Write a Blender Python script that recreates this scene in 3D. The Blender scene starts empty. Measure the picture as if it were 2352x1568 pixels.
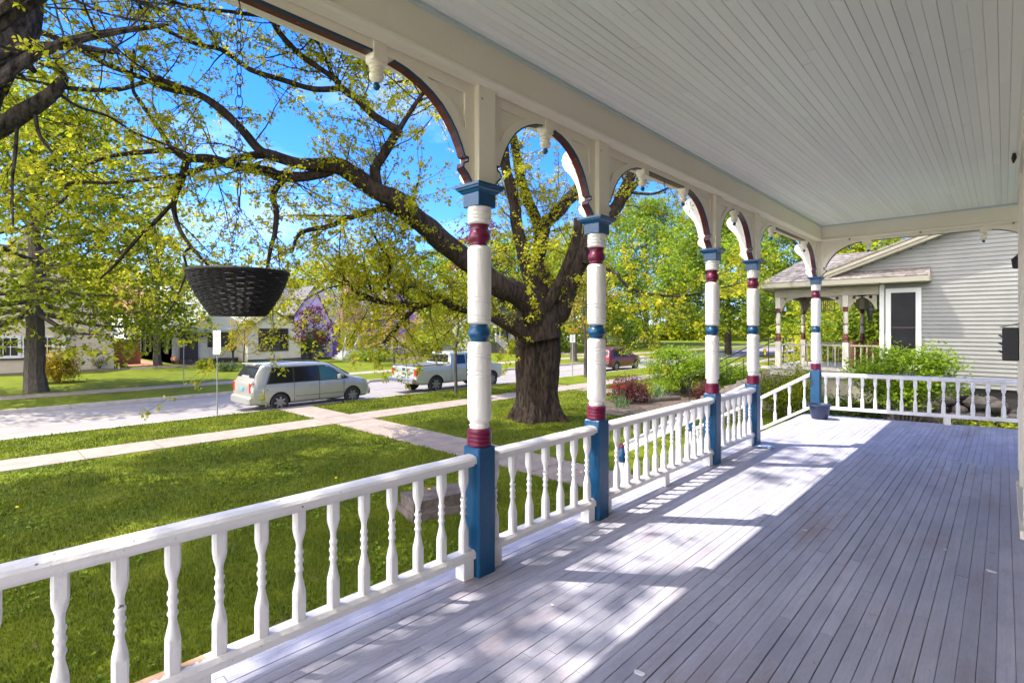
import bpy, bmesh, math, random
import numpy as np
from mathutils import Vector, Matrix, noise
R = math.radians
random.seed(7); rng = np.random.default_rng(11)
scene = bpy.context.scene
# ---------------------------------------------------------------- camera
TH = math.atan((2306-1176)/1200.0); CT, ST = math.cos(TH), math.sin(TH)
CAMZ = 3.0
cam = bpy.data.objects.new('camera', bpy.data.cameras.new('camera'))
scene.collection.objects.link(cam); scene.camera = cam
cam.location = (0, 0, CAMZ); cam.rotation_euler = (R(90), 0, TH)
cam.data.sensor_width = 36; cam.data.lens = 1200/2352*36
cam.data.shift_y = -32/2352
cam.data.clip_start = 0.05; cam.data.clip_end = 2000
# ---------------------------------------------------------------- world and sun
SUNV = Vector((-0.8*math.cos(R(61)), -0.6*math.cos(R(61)), math.sin(R(61))))
w = bpy.data.worlds.new('World'); scene.world = w; w.use_nodes = True
nt = w.node_tree; nt.nodes.clear()
out = nt.nodes.new('ShaderNodeOutputWorld'); bg = nt.nodes.new('ShaderNodeBackground')
sky = nt.nodes.new('ShaderNodeTexSky'); sky.sky_type = 'NISHITA'; sky.sun_disc = False
sky.sun_elevation = R(61); sky.sun_rotation = math.atan2(-0.8, -0.6)
sky.ozone_density = 3.0; sky.dust_density = 0.4; sky.air_density = 1.0
tc = nt.nodes.new('ShaderNodeTexCoord'); mp = nt.nodes.new('ShaderNodeMapping')
mp.inputs['Scale'].default_value = (1, 1, 3.2)
ns = nt.nodes.new('ShaderNodeTexNoise'); ns.inputs['Scale'].default_value = 2.2; ns.inputs['Detail'].default_value = 9; ns.inputs['Roughness'].default_value = 0.6
cr = nt.nodes.new('ShaderNodeValToRGB'); cr.color_ramp.elements[0].position = 0.5; cr.color_ramp.elements[1].position = 0.8
cr.color_ramp.elements[1].color = (0.28, 0.28, 0.28, 1)
mx = nt.nodes.new('ShaderNodeMix'); mx.data_type = 'RGBA'; mx.inputs[7].default_value = (7.5, 8.2, 9.5, 1)
nt.links.new(tc.outputs['Generated'], mp.inputs[0]); nt.links.new(mp.outputs[0], ns.inputs['Vector'])
nt.links.new(ns.outputs[0], cr.inputs[0]); nt.links.new(cr.outputs[0], mx.inputs[0])
tn = nt.nodes.new('ShaderNodeMix'); tn.data_type = 'RGBA'; tn.blend_type = 'MULTIPLY'; tn.inputs[0].default_value = 1; tn.inputs[7].default_value = (0.50, 0.60, 1.0, 1)
hs_ = nt.nodes.new('ShaderNodeHueSaturation'); hs_.inputs['Saturation'].default_value = 1.15
nt.links.new(sky.outputs[0], tn.inputs[6]); nt.links.new(tn.outputs[2], hs_.inputs['Color'])
# unseen bright white cloud added behind the camera to fill the porch shade
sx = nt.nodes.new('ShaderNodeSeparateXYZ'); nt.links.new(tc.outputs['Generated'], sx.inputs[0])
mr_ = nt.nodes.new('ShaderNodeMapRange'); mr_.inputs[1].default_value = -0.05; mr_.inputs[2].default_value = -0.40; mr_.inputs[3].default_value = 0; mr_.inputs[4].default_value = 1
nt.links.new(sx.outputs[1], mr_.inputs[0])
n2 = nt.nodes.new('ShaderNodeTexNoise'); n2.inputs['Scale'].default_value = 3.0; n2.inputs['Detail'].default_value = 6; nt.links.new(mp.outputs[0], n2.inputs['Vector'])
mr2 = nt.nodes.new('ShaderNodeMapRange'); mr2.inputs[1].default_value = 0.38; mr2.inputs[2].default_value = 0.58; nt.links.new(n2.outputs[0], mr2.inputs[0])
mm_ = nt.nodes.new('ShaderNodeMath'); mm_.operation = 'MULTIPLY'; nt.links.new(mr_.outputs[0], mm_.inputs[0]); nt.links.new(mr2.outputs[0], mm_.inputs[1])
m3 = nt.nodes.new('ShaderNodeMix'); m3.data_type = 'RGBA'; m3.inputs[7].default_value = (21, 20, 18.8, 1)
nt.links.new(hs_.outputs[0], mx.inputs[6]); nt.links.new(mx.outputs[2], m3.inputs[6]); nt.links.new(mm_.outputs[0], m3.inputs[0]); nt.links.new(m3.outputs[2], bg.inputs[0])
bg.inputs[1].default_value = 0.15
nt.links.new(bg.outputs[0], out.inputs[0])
sl = bpy.data.lights.new('sun', 'SUN'); sl.energy = 3.2; sl.angle = R(0.53); sl.color = (1.0, 0.93, 0.80)
so = bpy.data.objects.new('sun', sl); scene.collection.objects.link(so)
so.rotation_euler = SUNV.to_track_quat('Z', 'Y').to_euler(); so.location = (-20, -20, 40)
vs = scene.view_settings
vs.view_transform = 'Standard'; vs.look = 'None'; vs.exposure = 1.62; vs.gamma = 1.0
scene.cycles.max_bounces = 8; scene.cycles.diffuse_bounces = 5; scene.cycles.transparent_max_bounces = 12

# ---------------------------------------------------------------- helpers
def P(x, y, z):
    """a place seen at (x, y) of the 2352 px wide survey picture, z metres deep"""
    a = (x-1176)/1200*z
    return Vector((-ST*z + CT*a, CT*z + ST*a, CAMZ + (752-y)/1200*z))
def G(x, y, h=0.0):
    return P(x, y, (CAMZ-h)*1200/(y-752))
def link(name, me, parent=None, mat=None):
    o = bpy.data.objects.new(name, me); scene.collection.objects.link(o)
    if parent is not None: o.parent = parent
    if mat is not None:
        for m in (mat if isinstance(mat, (list, tuple)) else [mat]): me.materials.append(m)
    return o
def tag(o, label=None, cat=None, group=None, kind=None):
    if label: o['label'] = label
    if cat: o['category'] = cat
    if group: o['group'] = group
    if kind: o['kind'] = kind
    return o
def thing(name, label, cat, loc=(0, 0, 0), rz=0.0, group=None):
    o = bpy.data.objects.new(name, None); scene.collection.objects.link(o)
    o.location = loc; o.rotation_euler = (0, 0, rz); o.empty_display_size = 0.2
    return tag(o, label, cat, group)
class MB:
    def __init__(s): s.v = []; s.f = []; s.m = []; s.sm = []
    def add(s, vs_, fs, mi=0, smooth=False):
        b = len(s.v); s.v += [tuple(p) for p in vs_]
        for f in fs: s.f.append([b+i for i in f]); s.m.append(mi); s.sm.append(smooth)
    def box(s, x0, x1, y0, y1, z0, z1, mi=0, M=None):
        vs_ = [Vector((x, y, z)) for x in (x0, x1) for y in (y0, y1) for z in (z0, z1)]
        if M is not None: vs_ = [M @ p for p in vs_]
        s.add(vs_, [(0,1,3,2),(4,6,7,5),(0,4,5,1),(2,3,7,6),(0,2,6,4),(1,5,7,3)], mi)
    def cbox(s, x0, x1, y0, y1, z0, z1, c=0.006, mi=0):
        """box with chamfered vertical and top edges (any long member)"""
        def ring(x0_, x1_, y0_, y1_, z, c_):
            return [(x0_+c_,y0_,z),(x1_-c_,y0_,z),(x1_,y0_+c_,z),(x1_,y1_-c_,z),(x1_-c_,y1_,z),(x0_+c_,y1_,z),(x0_,y1_-c_,z),(x0_,y0_+c_,z)]
        rs = [ring(x0+c,x1-c,y0+c,y1-c,z0,c*.5), ring(x0,x1,y0,y1,z0+c,c), ring(x0,x1,y0,y1,z1-c,c), ring(x0+c,x1-c,y0+c,y1-c,z1,c*.5)]
        b = [p for r in rs for p in r]
        fs = [tuple(range(7,-1,-1)), tuple(range(24,32))]
        for k in range(3):
            for i in range(8): fs.append((k*8+i, k*8+(i+1)%8, k*8+8+(i+1)%8, k*8+8+i))
        s.add(b, fs, mi)
    def lathe(s, prof, c=(0, 0), n=20, mi=0, square=None):
        """prof: (r, z[, sq]) ; sq 1 = square section, 0 = round"""
        b = []
        for q in prof:
            r, z = q[0], q[1]; sq = q[2] if len(q) > 2 else 0
            for i in range(n):
                a = 2*math.pi*(i+.5)/n; ca, sa = math.cos(a), math.sin(a)
                k = 1/max(abs(ca), abs(sa)); k = min(k, 1.34)
                rr = r*(1 + (k-1)*sq)
                b.append((c[0]+ca*rr, c[1]+sa*rr, z))
        fs = []
        for j in range(len(prof)-1):
            for i in range(n): fs.append((j*n+i, j*n+(i+1)%n, (j+1)*n+(i+1)%n, (j+1)*n+i))
        fs.append(tuple(range(n-1, -1, -1))); fs.append(tuple(range((len(prof)-1)*n, len(prof)*n)))
        s.add(b, fs, mi, True)
    def tube(s, pts, rad, n=8, mi=0, cap=True):
        pts = [Vector(p) for p in pts]
        if not hasattr(rad, '__len__'): rad = [rad]*len(pts)
        b = []; up = None
        for i, p in enumerate(pts):
            d = (pts[min(i+1, len(pts)-1)] - pts[max(i-1, 0)])
            d = d.normalized() if d.length > 1e-9 else Vector((0, 0, 1))
            if up is None: up = d.orthogonal().normalized()
            up = (up - d*up.dot(d)); up = up.normalized() if up.length > 1e-6 else d.orthogonal().normalized()
            q = d.cross(up)
            for k in range(n):
                a = 2*math.pi*k/n
                b.append(p + (up*math.cos(a) + q*math.sin(a))*rad[i])
        fs = []
        for j in range(len(pts)-1):
            for i in range(n): fs.append((j*n+i, j*n+(i+1)%n, (j+1)*n+(i+1)%n, (j+1)*n+i))
        if cap: fs.append(tuple(range(n-1, -1, -1))); fs.append(tuple(range((len(pts)-1)*n, len(pts)*n)))
        s.add(b, fs, mi, True)
    def poly(s, loops, axis, t0, t1, mi=0):
        """extrude a flat outline (with holes) given as 2-D loops; axis maps (a, b, t) to xyz"""
        bm = bmesh.new()
        for lp in loops:
            vv = [bm.verts.new((a, b, 0)) for a, b in lp]
            for i in range(len(vv)): bm.edges.new((vv[i], vv[(i+1) % len(vv)]))
        bmesh.ops.triangle_fill(bm, edges=bm.edges[:], use_beauty=True, use_dissolve=False)
        bm.verts.index_update()
        V = [(v.co.x, v.co.y) for v in bm.verts]; F = [[v.index for v in f.verts] for f in bm.faces]
        bm.free()
        n = len(V)
        vs_ = [axis(a, b, t0) for a, b in V] + [axis(a, b, t1) for a, b in V]
        fs = [tuple(f) for f in F] + [tuple(n+i for i in reversed(f)) for f in F]
        k = 0
        for lp in loops:
            m = len(lp)
            for i in range(m): fs.append((k+i, k+(i+1) % m, n+k+(i+1) % m, n+k+i))
            k += m
        s.add(vs_, fs, mi)
    def build(s, name, mat, parent=None, fix=True):
        me = bpy.data.meshes.new(name); me.from_pydata(s.v, [], s.f)
        me.polygons.foreach_set('material_index', s.m); me.polygons.foreach_set('use_smooth', s.sm)
        if fix:
            bm = bmesh.new(); bm.from_mesh(me); bmesh.ops.recalc_face_normals(bm, faces=bm.faces[:]); bm.to_mesh(me); bm.free()
        if any(s.sm):
            try: me.set_sharp_from_angle(angle=R(38))
            except Exception: pass
        me.update()
        return link(name, me, parent, mat)
def arr_mesh(name, V, nv, mat, parent=None):
    """V: (N, nv, 3) separate polygons"""
    N = V.shape[0]; me = bpy.data.meshes.new(name)
    me.vertices.add(N*nv); me.vertices.foreach_set('co', V.reshape(-1).astype(np.float32))
    me.loops.add(N*nv); me.loops.foreach_set('vertex_index', np.arange(N*nv, dtype=np.int32))
    me.polygons.add(N); me.polygons.foreach_set('loop_start', np.arange(0, N*nv, nv, dtype=np.int32))
    me.polygons.foreach_set('loop_total', np.full(N, nv, dtype=np.int32))
    me.update(calc_edges=True); me.validate()
    return link(name, me, parent, mat)
def copy_tree(o, parent=None):
    c = o.copy(); scene.collection.objects.link(c); c.parent = parent
    for ch in [q for q in bpy.data.objects if q.parent == o]: copy_tree(ch, c)
    return c

# ---------------------------------------------------------------- materials
def mat(name, col, rough=0.6, col2=None, nscale=6, bump=0.0, bscale=40, metal=0, spec=0.5, stretch=(1, 1, 1), island=0.0,
        spots=None, sscale=12, slo=0.6, shi=0.68, coat=0, detail=6, trans=0):
    m = bpy.data.materials.new(name); m.use_nodes = True; t = m.node_tree; b = t.nodes['Principled BSDF']
    b.inputs['Roughness'].default_value = rough; b.inputs['Metallic'].default_value = metal
    b.inputs['Specular IOR Level'].default_value = spec; b.inputs['Coat Weight'].default_value = coat
    b.inputs['Transmission Weight'].default_value = trans
    b.inputs['Base Color'].default_value = (*col, 1)
    co = t.nodes.new('ShaderNodeTexCoord'); mpp = t.nodes.new('ShaderNodeMapping'); mpp.inputs['Scale'].default_value = stretch
    t.links.new(co.outputs['Object'], mpp.inputs[0]); src = None
    if col2 is not None:
        n = t.nodes.new('ShaderNodeTexNoise'); n.inputs['Scale'].default_value = nscale; n.inputs['Detail'].default_value = detail
        n.inputs['Roughness'].default_value = 0.6
        t.links.new(mpp.outputs[0], n.inputs['Vector'])
        r = t.nodes.new('ShaderNodeValToRGB'); r.color_ramp.elements[0].position = 0.36; r.color_ramp.elements[1].position = 0.64
        r.color_ramp.elements[0].color = (*col, 1); r.color_ramp.elements[1].color = (*col2, 1)
        t.links.new(n.outputs[0], r.inputs[0]); src = r.outputs[0]
    if spots is not None:
        n = t.nodes.new('ShaderNodeTexNoise'); n.inputs['Scale'].default_value = sscale; n.inputs['Detail'].default_value = 8
        t.links.new(mpp.outputs[0], n.inputs['Vector'])
        r = t.nodes.new('ShaderNodeMapRange'); r.inputs[1].default_value = slo; r.inputs[2].default_value = shi
        t.links.new(n.outputs[0], r.inputs[0])
        mm = t.nodes.new('ShaderNodeMix'); mm.data_type = 'RGBA'; mm.inputs[7].default_value = (*spots, 1)
        if src: t.links.new(src, mm.inputs[6])
        else: mm.inputs[6].default_value = (*col, 1)
        t.links.new(r.outputs[0], mm.inputs[0]); src = mm.outputs[2]
    if island:
        g = t.nodes.new('ShaderNodeNewGeometry'); h = t.nodes.new('ShaderNodeHueSaturation')
        mr = t.nodes.new('ShaderNodeMapRange'); mr.inputs[3].default_value = 1-island; mr.inputs[4].default_value = 1+island
        t.links.new(g.outputs['Random Per Island'], mr.inputs[0]); t.links.new(mr.outputs[0], h.inputs['Value'])
        if src: t.links.new(src, h.inputs['Color'])
        else: h.inputs['Color'].default_value = (*col, 1)
        src = h.outputs[0]
    if src: t.links.new(src, b.inputs['Base Color'])
    if bump:
        n = t.nodes.new('ShaderNodeTexNoise'); n.inputs['Scale'].default_value = bscale; n.inputs['Detail'].default_value = 8
        t.links.new(mpp.outputs[0], n.inputs['Vector'])
        bp = t.nodes.new('ShaderNodeBump'); bp.inputs['Strength'].default_value = bump; bp.inputs['Distance'].default_value = 0.02
        t.links.new(n.outputs[0], bp.inputs['Height']); t.links.new(bp.outputs[0], b.inputs['Normal'])
    return m
def leafmat(name, a, b_, tr=0.5):
    """leaves: colour varies leaf by leaf between a and b_, part of the light goes through"""
    m = bpy.data.materials.new(name); m.use_nodes = True; t = m.node_tree; t.nodes.clear()
    o = t.nodes.new('ShaderNodeOutputMaterial'); d = t.nodes.new('ShaderNodeBsdfPrincipled'); x = t.nodes.new('ShaderNodeBsdfTranslucent')
    d.inputs['Roughness'].default_value = 0.55; d.inputs['Specular IOR Level'].default_value = 0.3
    mxs = t.nodes.new('ShaderNodeMixShader'); mxs.inputs[0].default_value = tr
    g = t.nodes.new('ShaderNodeNewGeometry'); r = t.nodes.new('ShaderNodeValToRGB')
    r.color_ramp.elements[0].color = (*a, 1); r.color_ramp.elements[1].color = (*b_, 1)
    t.links.new(g.outputs['Random Per Island'], r.inputs[0])
    t.links.new(r.outputs[0], d.inputs['Base Color']); t.links.new(r.outputs[0], x.inputs['Color'])
    t.links.new(d.outputs[0], mxs.inputs[1]); t.links.new(x.outputs[0], mxs.inputs[2]); t.links.new(mxs.outputs[0], o.inputs[0])
    return m
M = {}
M['white'] = mat('white_paint', (0.82,0.78,0.74), 0.42, (0.80,0.75,0.71), 3, 0.25, 60, stretch=(1,1,.25), spots=(0.22,0.17,0.14), sscale=24, slo=0.725, shi=0.735)
M['rail'] = mat('rail_paint', (0.82,0.79,0.79), 0.4, (0.76,0.73,0.73), 4, 0.22, 60, spots=(0.20,0.16,0.15), sscale=26, slo=0.70, shi=0.715)
M['peel'] = mat('bare_wood', (0.62,0.36,0.20), 0.8, (0.72,0.48,0.30), 9, 0.4, 40)
M['cream'] = mat('cream_paint', (0.88,0.80,0.66), 0.5, (0.85,0.76,0.61), 2.5, 0.15, 30, spots=(0.22,0.17,0.12), sscale=16, slo=0.74, shi=0.76)
M['ceil'] = mat('ceiling_paint', (0.86,0.84,0.81), 0.45, (0.86,0.87,0.83), 1.6, 0.1, 30, spots=(0.55,0.55,0.48), sscale=24, slo=0.70, shi=0.78, stretch=(3,.35,1), island=0.045)
M['cove'] = mat('cove_paint', (0.55,0.64,0.60), 0.5)
M['blue'] = mat('blue_paint', (0.003,0.06,0.155), 0.33, (0.004,0.075,0.185), 5, 0.2, 40, spots=(0.25,0.35,0.45), sscale=30, slo=0.76, shi=0.77)
M['dblue'] = mat('dark_blue_paint', (0.012,0.035,0.09), 0.35)
M['maroon'] = mat('maroon_paint', (0.15,0.007,0.042), 0.32, (0.13,0.006,0.036), 5, 0.1, 50)
M['dmaroon'] = mat('faded_maroon_paint', (0.12,0.018,0.022), 0.4, (0.09,0.013,0.018), 8, 0.2, 40, spots=(0.5,0.2,0.15), sscale=40, slo=0.7, shi=0.72)
M['dark'] = mat('dark_gap', (0.02,0.02,0.02), 0.9)
M['black'] = mat('black_metal', (0.012,0.012,0.014), 0.45)
M['chain'] = mat('dark_chain_metal', (0.035,0.035,0.038), 0.5, metal=0.6)
M['wicker'] = mat('dark_wicker', (0.004,0.003,0.0025), 0.7, (0.012,0.009,0.008), 30, 0.3, 80)
M['pot'] = mat('navy_plastic', (0.018,0.028,0.07), 0.4, (0.022,0.035,0.085), 4)
M['cloth'] = mat('blue_cloth', (0.03,0.12,0.42), 0.9, (0.55,0.65,0.8), 7)
M['chip'] = mat('paint_chip', (0.8,0.8,0.8), 0.7)
M['tan'] = mat('tan_trim', (0.27,0.245,0.18), 0.6, (0.22,0.20,0.15), 4)
def plank_mat():
    m = mat('porch_floor_paint', (0.42,0.42,0.51), 0.5, (0.49,0.485,0.57), 1.3, 0.25, 50, stretch=(1.6,.35,1), spots=(0.33,0.24,0.23), sscale=2.1, slo=0.58, shi=0.74, island=0.13)
    t = m.node_tree; b = t.nodes['Principled BSDF']; l = b.inputs['Base Color'].links[0].from_socket
    co = t.nodes.new('ShaderNodeTexCoord')
    def layer(src, scale, lo, hi, col, st=(1,1,1), fac=1.0):
        mp_ = t.nodes.new('ShaderNodeMapping'); mp_.inputs['Scale'].default_value = st; t.links.new(co.outputs['Object'], mp_.inputs[0])
        n = t.nodes.new('ShaderNodeTexNoise'); n.inputs['Scale'].default_value = scale; n.inputs['Detail'].default_value = 10; n.inputs['Roughness'].default_value = 0.7
        t.links.new(mp_.outputs[0], n.inputs['Vector'])
        r = t.nodes.new('ShaderNodeMapRange'); r.inputs[1].default_value = lo; r.inputs[2].default_value = hi; r.inputs[4].default_value = fac
        t.links.new(n.outputs[0], r.inputs[0]); mm = t.nodes.new('ShaderNodeMix'); mm.data_type = 'RGBA'; mm.inputs[7].default_value = (*col, 1)
        t.links.new(src, mm.inputs[6]); t.links.new(r.outputs[0], mm.inputs[0]); return mm.outputs[2]
    l = layer(l, 1.1, 0.40, 0.70, (0.27,0.265,0.34), (1.0,.5,1), 0.6)
    l = layer(l, 3.4, 0.48, 0.72, (0.22,0.215,0.28), (1.5,.6,1), 0.6)
    l = layer(l, 2.2, 0.54, 0.72, (0.30,0.20,0.20), (1.6,.7,1), 0.55)
    l = layer(l, 5.0, 0.66, 0.72, (0.42,0.25,0.16), (2.4,.8,1), 0.75)
    l = layer(l, 30.0, 0.64, 0.70, (0.08,0.07,0.09), (1.4,.4,1), 0.8)
    l = layer(l, 8.0, 0.40, 0.8, (0.27,0.26,0.33), (14,.5,1), 0.6)
    l = layer(l, 14.0, 0.60, 0.8, (0.46,0.46,0.56), (1,.2,1), 0.5)
    t.links.new(l, b.inputs['Base Color']); return m
M['plank'] = plank_mat()
M['lawn'] = mat('lawn', (0.07,0.10,0.004), 0.9, (0.125,0.145,0.006), 1.1, 0.8, 22, spots=(0.14,0.13,0.03), sscale=3.2, slo=0.6, shi=0.75, detail=10, spec=.1)
M['asphalt'] = mat('old_asphalt', (0.185,0.168,0.16), 0.85, (0.225,0.205,0.195), 1.2, 0.3, 60, stretch=(1,.25,1), spots=(0.18,0.165,0.16), sscale=4, slo=.62, shi=.66)
M['concrete'] = mat('concrete', (0.21,0.165,0.135), 0.85, (0.28,0.225,0.185), 2.5, 0.3, 70, spots=(0.26,0.22,0.19), sscale=9, slo=0.62, shi=0.75, island=.05)
M['kerb'] = mat('kerb_concrete', (0.36,0.33,0.30), 0.85, (0.28,0.25,0.23), 3, 0.3, 60)
M['mulch'] = mat('mulch', (0.045,0.03,0.02), 0.95, (0.13,0.095,0.07), 14, 1.0, 45)
M['stone'] = mat('stone', (0.07,0.055,0.045), 0.85, (0.16,0.125,0.105), 5, 0.8, 25)
M['bark'] = mat('bark', (0.012,0.009,0.007), 0.95, (0.085,0.066,0.05), 9, 1.0, 22, stretch=(1.6,1.6,.8), spec=.2)
M['bark2'] = mat('bark_light', (0.045,0.036,0.028), 0.9, (0.10,0.082,0.066), 6, 0.8, 20, stretch=(3,3,.6))
M['twig'] = mat('twig_bark', (0.05,0.035,0.025), 0.85)
M['moss'] = mat('mossy_bark', (0.008,0.006,0.005), 0.95, (0.045,0.030,0.020), 5, 1.0, 9, stretch=(2.5,2.5,.7), spots=(0.05,0.045,0.012), sscale=2.6, slo=.60, shi=.74, spec=.2)
M['tlight'] = leafmat('young_maple_leaf', (0.27,0.29,0.008), (0.58,0.53,0.03), 0.6)
M['tgold'] = leafmat('golden_leaf', (0.30,0.26,0.015), (0.50,0.34,0.02), 0.5)
M['tmid'] = leafmat('maple_leaf', (0.09,0.14,0.007), (0.38,0.40,0.015), 0.55)
M['tgreen'] = leafmat('green_leaf', (0.07,0.14,0.01), (0.28,0.36,0.02), 0.5)
M['tdark'] = leafmat('dark_leaf', (0.03,0.06,0.01), (0.08,0.13,0.02), 0.3)
M['tred'] = leafmat('purple_leaf', (0.05,0.012,0.015), (0.16,0.03,0.03), 0.35)
M['tbush'] = leafmat('burning_bush_leaf', (0.12,0.22,0.01), (0.28,0.38,0.02), 0.5)
M['tgrass'] = leafmat('grass_blade', (0.042,0.075,0.003), (0.17,0.205,0.01), 0.4)
M['tred2'] = leafmat('red_petal', (0.32,0.008,0.006), (0.42,0.025,0.012), 0.3)
M['iris'] = leafmat('blade_leaf', (0.06,0.14,0.05), (0.16,0.26,0.09), 0.3)
M['glass'] = mat('dark_glass', (0.02,0.022,0.025), 0.08, spec=0.8)
M['screen'] = mat('window_screen', (0.004,0.004,0.005), 0.35, (0.008,0.008,0.009), 3, spec=.2)
M['siding'] = mat('pale_siding', (0.155,0.155,0.145), 0.6, (0.18,0.178,0.165), 2, 0.05, 30)
M['trimw'] = mat('white_trim', (0.50,0.50,0.48), 0.5)
M['shingle'] = mat('weathered_shingle', (0.11,0.095,0.085), 0.9, (0.20,0.175,0.16), 7, 0.8, 35, stretch=(1,1,1), island=0.3)
M['wsiding'] = mat('dark_wall_shingle', (0.14,0.13,0.10), 0.8, (0.20,0.19,0.15), 4, 0.3, 30)

# ---------------------------------------------------------------- setting: ground, road, walks
FL = 1.45                     # porch floor height above the lawn
mb = MB(); prof = [(60,0),(-19.42,0),(-19.44,-.14),(-26.36,-.14),(-26.38,0),(-400,0.0)]
ys = [-60, -20, 0, 20, 60, 400]
vv = [(x, y, z) for y in ys for x, z in prof]; n = len(prof)
mb.add(vv, [(j*n+i, j*n+i+1, (j+1)*n+i+1, (j+1)*n+i) for j in range(len(ys)-1) for i in range(n-1)])
tag(mb.build('ground', M['lawn']), kind='structure')
mb = MB(); mb.box(-26.30, -19.62, -60, 300, -.136, -.125); tag(mb.build('road', M['asphalt']), kind='structure')
for nm, x0, x1 in (('kerb', -19.60, -19.44), ('kerb', -26.46, -26.31)):
    mb = MB(); y = -60
    while y < 260: mb.box(x0, x1, y+.008, y+3.0, -.15, .012); y += 3.0
    tag(mb.build(nm, M['kerb']), kind='structure')
def slabs(name, x0, x1, y0, y1, step, along='y', z=.02, m='concrete'):
    mb = MB(); 
    a = y0 if along == 'y' else x0; e = y1 if along == 'y' else x1
    while a < e - 1e-3:
        b = min(a+step, e); j = random.uniform(-.006, .006); z1 = z + random.uniform(-.004, .004)
        if along == 'y': mb.box(x0+j, x1+j, a+.008, b-.008, -.1, z1)
        else: mb.box(a+.008, b-.008, y0+j, y1+j, -.1, z1)
        a = b
    tag(mb.build(name, M[m]), kind='structure')
slabs('sidewalk', -16.40, -15.15, -40, 150, 1.5)
slabs('sidewalk', -31.6, -30.1, -40, 150, 1.5)
slabs('path', -15.13, -4.9, 8.05, 9.4, 1.6, 'x', .016)
slabs('path', -19.42, -16.42, 8.05, 9.25, 1.5, 'x', .016)
slabs('path', -15.13, -6.5, 20.4, 21.8, 1.5, 'x', .016)
slabs('path', -19.42, -16.42, 20.2, 21.6, 1.5, 'x', .016)
slabs('driveway', -44, -26.5, 46.5, 49.5, 3, 'x', .016)
slabs('driveway', -19.42, 0, 40.5, 43.5, 3, 'x', .03)
def flat_blob(name, c, rx, ry, m, z=.03, rz=0, n=40, h=.05):
    mb = MB(); vs_ = []; 
    for i in range(n):
        a = 2*math.pi*i/n; k = 1+.12*math.sin(3*a+1)+.07*math.sin(7*a)
        p = Matrix.Rotation(rz, 2) @ Vector((rx*k*math.cos(a), ry*k*math.sin(a)))
        vs_.append((c[0]+p.x, c[1]+p.y, .004))
    vs_ += [(c[0]+(x-c[0])*.85, c[1]+(y-c[1])*.85, z+h*random.random()*.3) for x, y, _ in vs_[:n]]
    vs_ += [(c[0]+(x-c[0])*.4, c[1]+(y-c[1])*.4, z+h*random.random()) for x, y, _ in vs_[:n]]
    vs_.append((c[0], c[1], z+h*.6))
    fs = [(k*n+i, k*n+(i+1)%n, (k+1)*n+(i+1)%n, (k+1)*n+i) for k in range(2) for i in range(n)] + [(2*n+i, 2*n+(i+1)%n, 3*n) for i in range(n)]
    mb.add(vs_, fs); return tag(mb.build(name, m), kind='structure')

# ---------------------------------------------------------------- porch
LX = 2.434                    # post row is at x = -LX
WX = 0.135                    # our own house wall
TP = [-0.92, 2.282, 3.598, 5.934, 7.273, 10.47]
ZC = FL + 3.32                # ceiling
# floor boards
def boards(name, x0, x1, y0f, y1f, bw, z, zt, seg=(1.6, 4.2), m='plank', gapr=(.0006, .0055), under=False):
    mb = MB(); x = x0
    while x < x1 - .01:
        xe = min(x+bw, x1); xm = (x+xe)/2; y = y0f(xm)-random.random()*seg[1]; y1 = y1f(xm); ya = y0f(xm)
        g = gapr[0]+(gapr[1]-gapr[0])*random.random()**1.3
        while y < y1:
            ye = y + random.uniform(*seg); a, b = max(y, ya), min(ye, y1)
            if b - a > .02:
                d = random.uniform(-.0012, .0012); c = .0016; g2 = g*random.uniform(.5, 1.3); u = random.uniform(-.0006, .0006)
                xa, xb = x+g2/2, xe-g2/2
                if not under:
                    pr = [(xa, zt), (xa, z-c+d), (xa+c, z+d+u), (xb-c, z+d-u), (xb, z-c+d), (xb, zt)]
                else:
                    pr = [(xa, zt), (xa, z+c*1.3+d), (xa+c*1.5, z+d), (xb-c*1.5, z+d), (xb, z+c*1.3+d), (xb, zt)]
                vs_ = [(px, a+.0015, pz) for px, pz in pr] + [(px, b-.0015, pz) for px, pz in pr]
                fs = [(i, i+1, i+7, i+6) for i in range(5)] + [(0,1,2,3,4,5), (11,10,9,8,7,6)]
                mb.add(vs_, fs)
            y = ye
        x = xe
    return mb
FR = R(12)                    # the far side of the deck runs off square
def fy(x): return 10.42 + (x+LX)*math.tan(FR)
SEAM = lambda x: 7.35 + (x+2.5)*.25
deck = boards('porch_deck', -2.60, WX-.003, lambda x: -2.5, lambda x: SEAM(x), .066, FL, FL-.03)
d2 = boards('x', -2.60, 3.2, lambda x: SEAM(min(x, WX))+.004, lambda x: fy(x)+.14, .060, FL-.003, FL-.03, (.5, 1.3), gapr=(.001, .003))
deck.add(d2.v, d2.f)
deck.box(-2.57, WX-.01, -2.5, 7.2, FL-.16, FL-.032); deck.box(-2.57, 3.1, 7.2, 10.45, FL-.16, FL-.034)
for x in (-2.615,): deck.box(x-.02, x+.008, -2.5, 10.55, FL-.19, FL-.008)
deck_o = deck.build('porch_deck', M['plank']); tag(deck_o, kind='structure')
mb = MB(); mb.box(-2.5, -2.42, -2.5, 10.3, 0, FL-.17); mb.box(-2.42, 3, 10.2, 10.28, 0, FL-.17)
tag(mb.build('porch_foundation', M['stone']), kind='structure')

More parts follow.
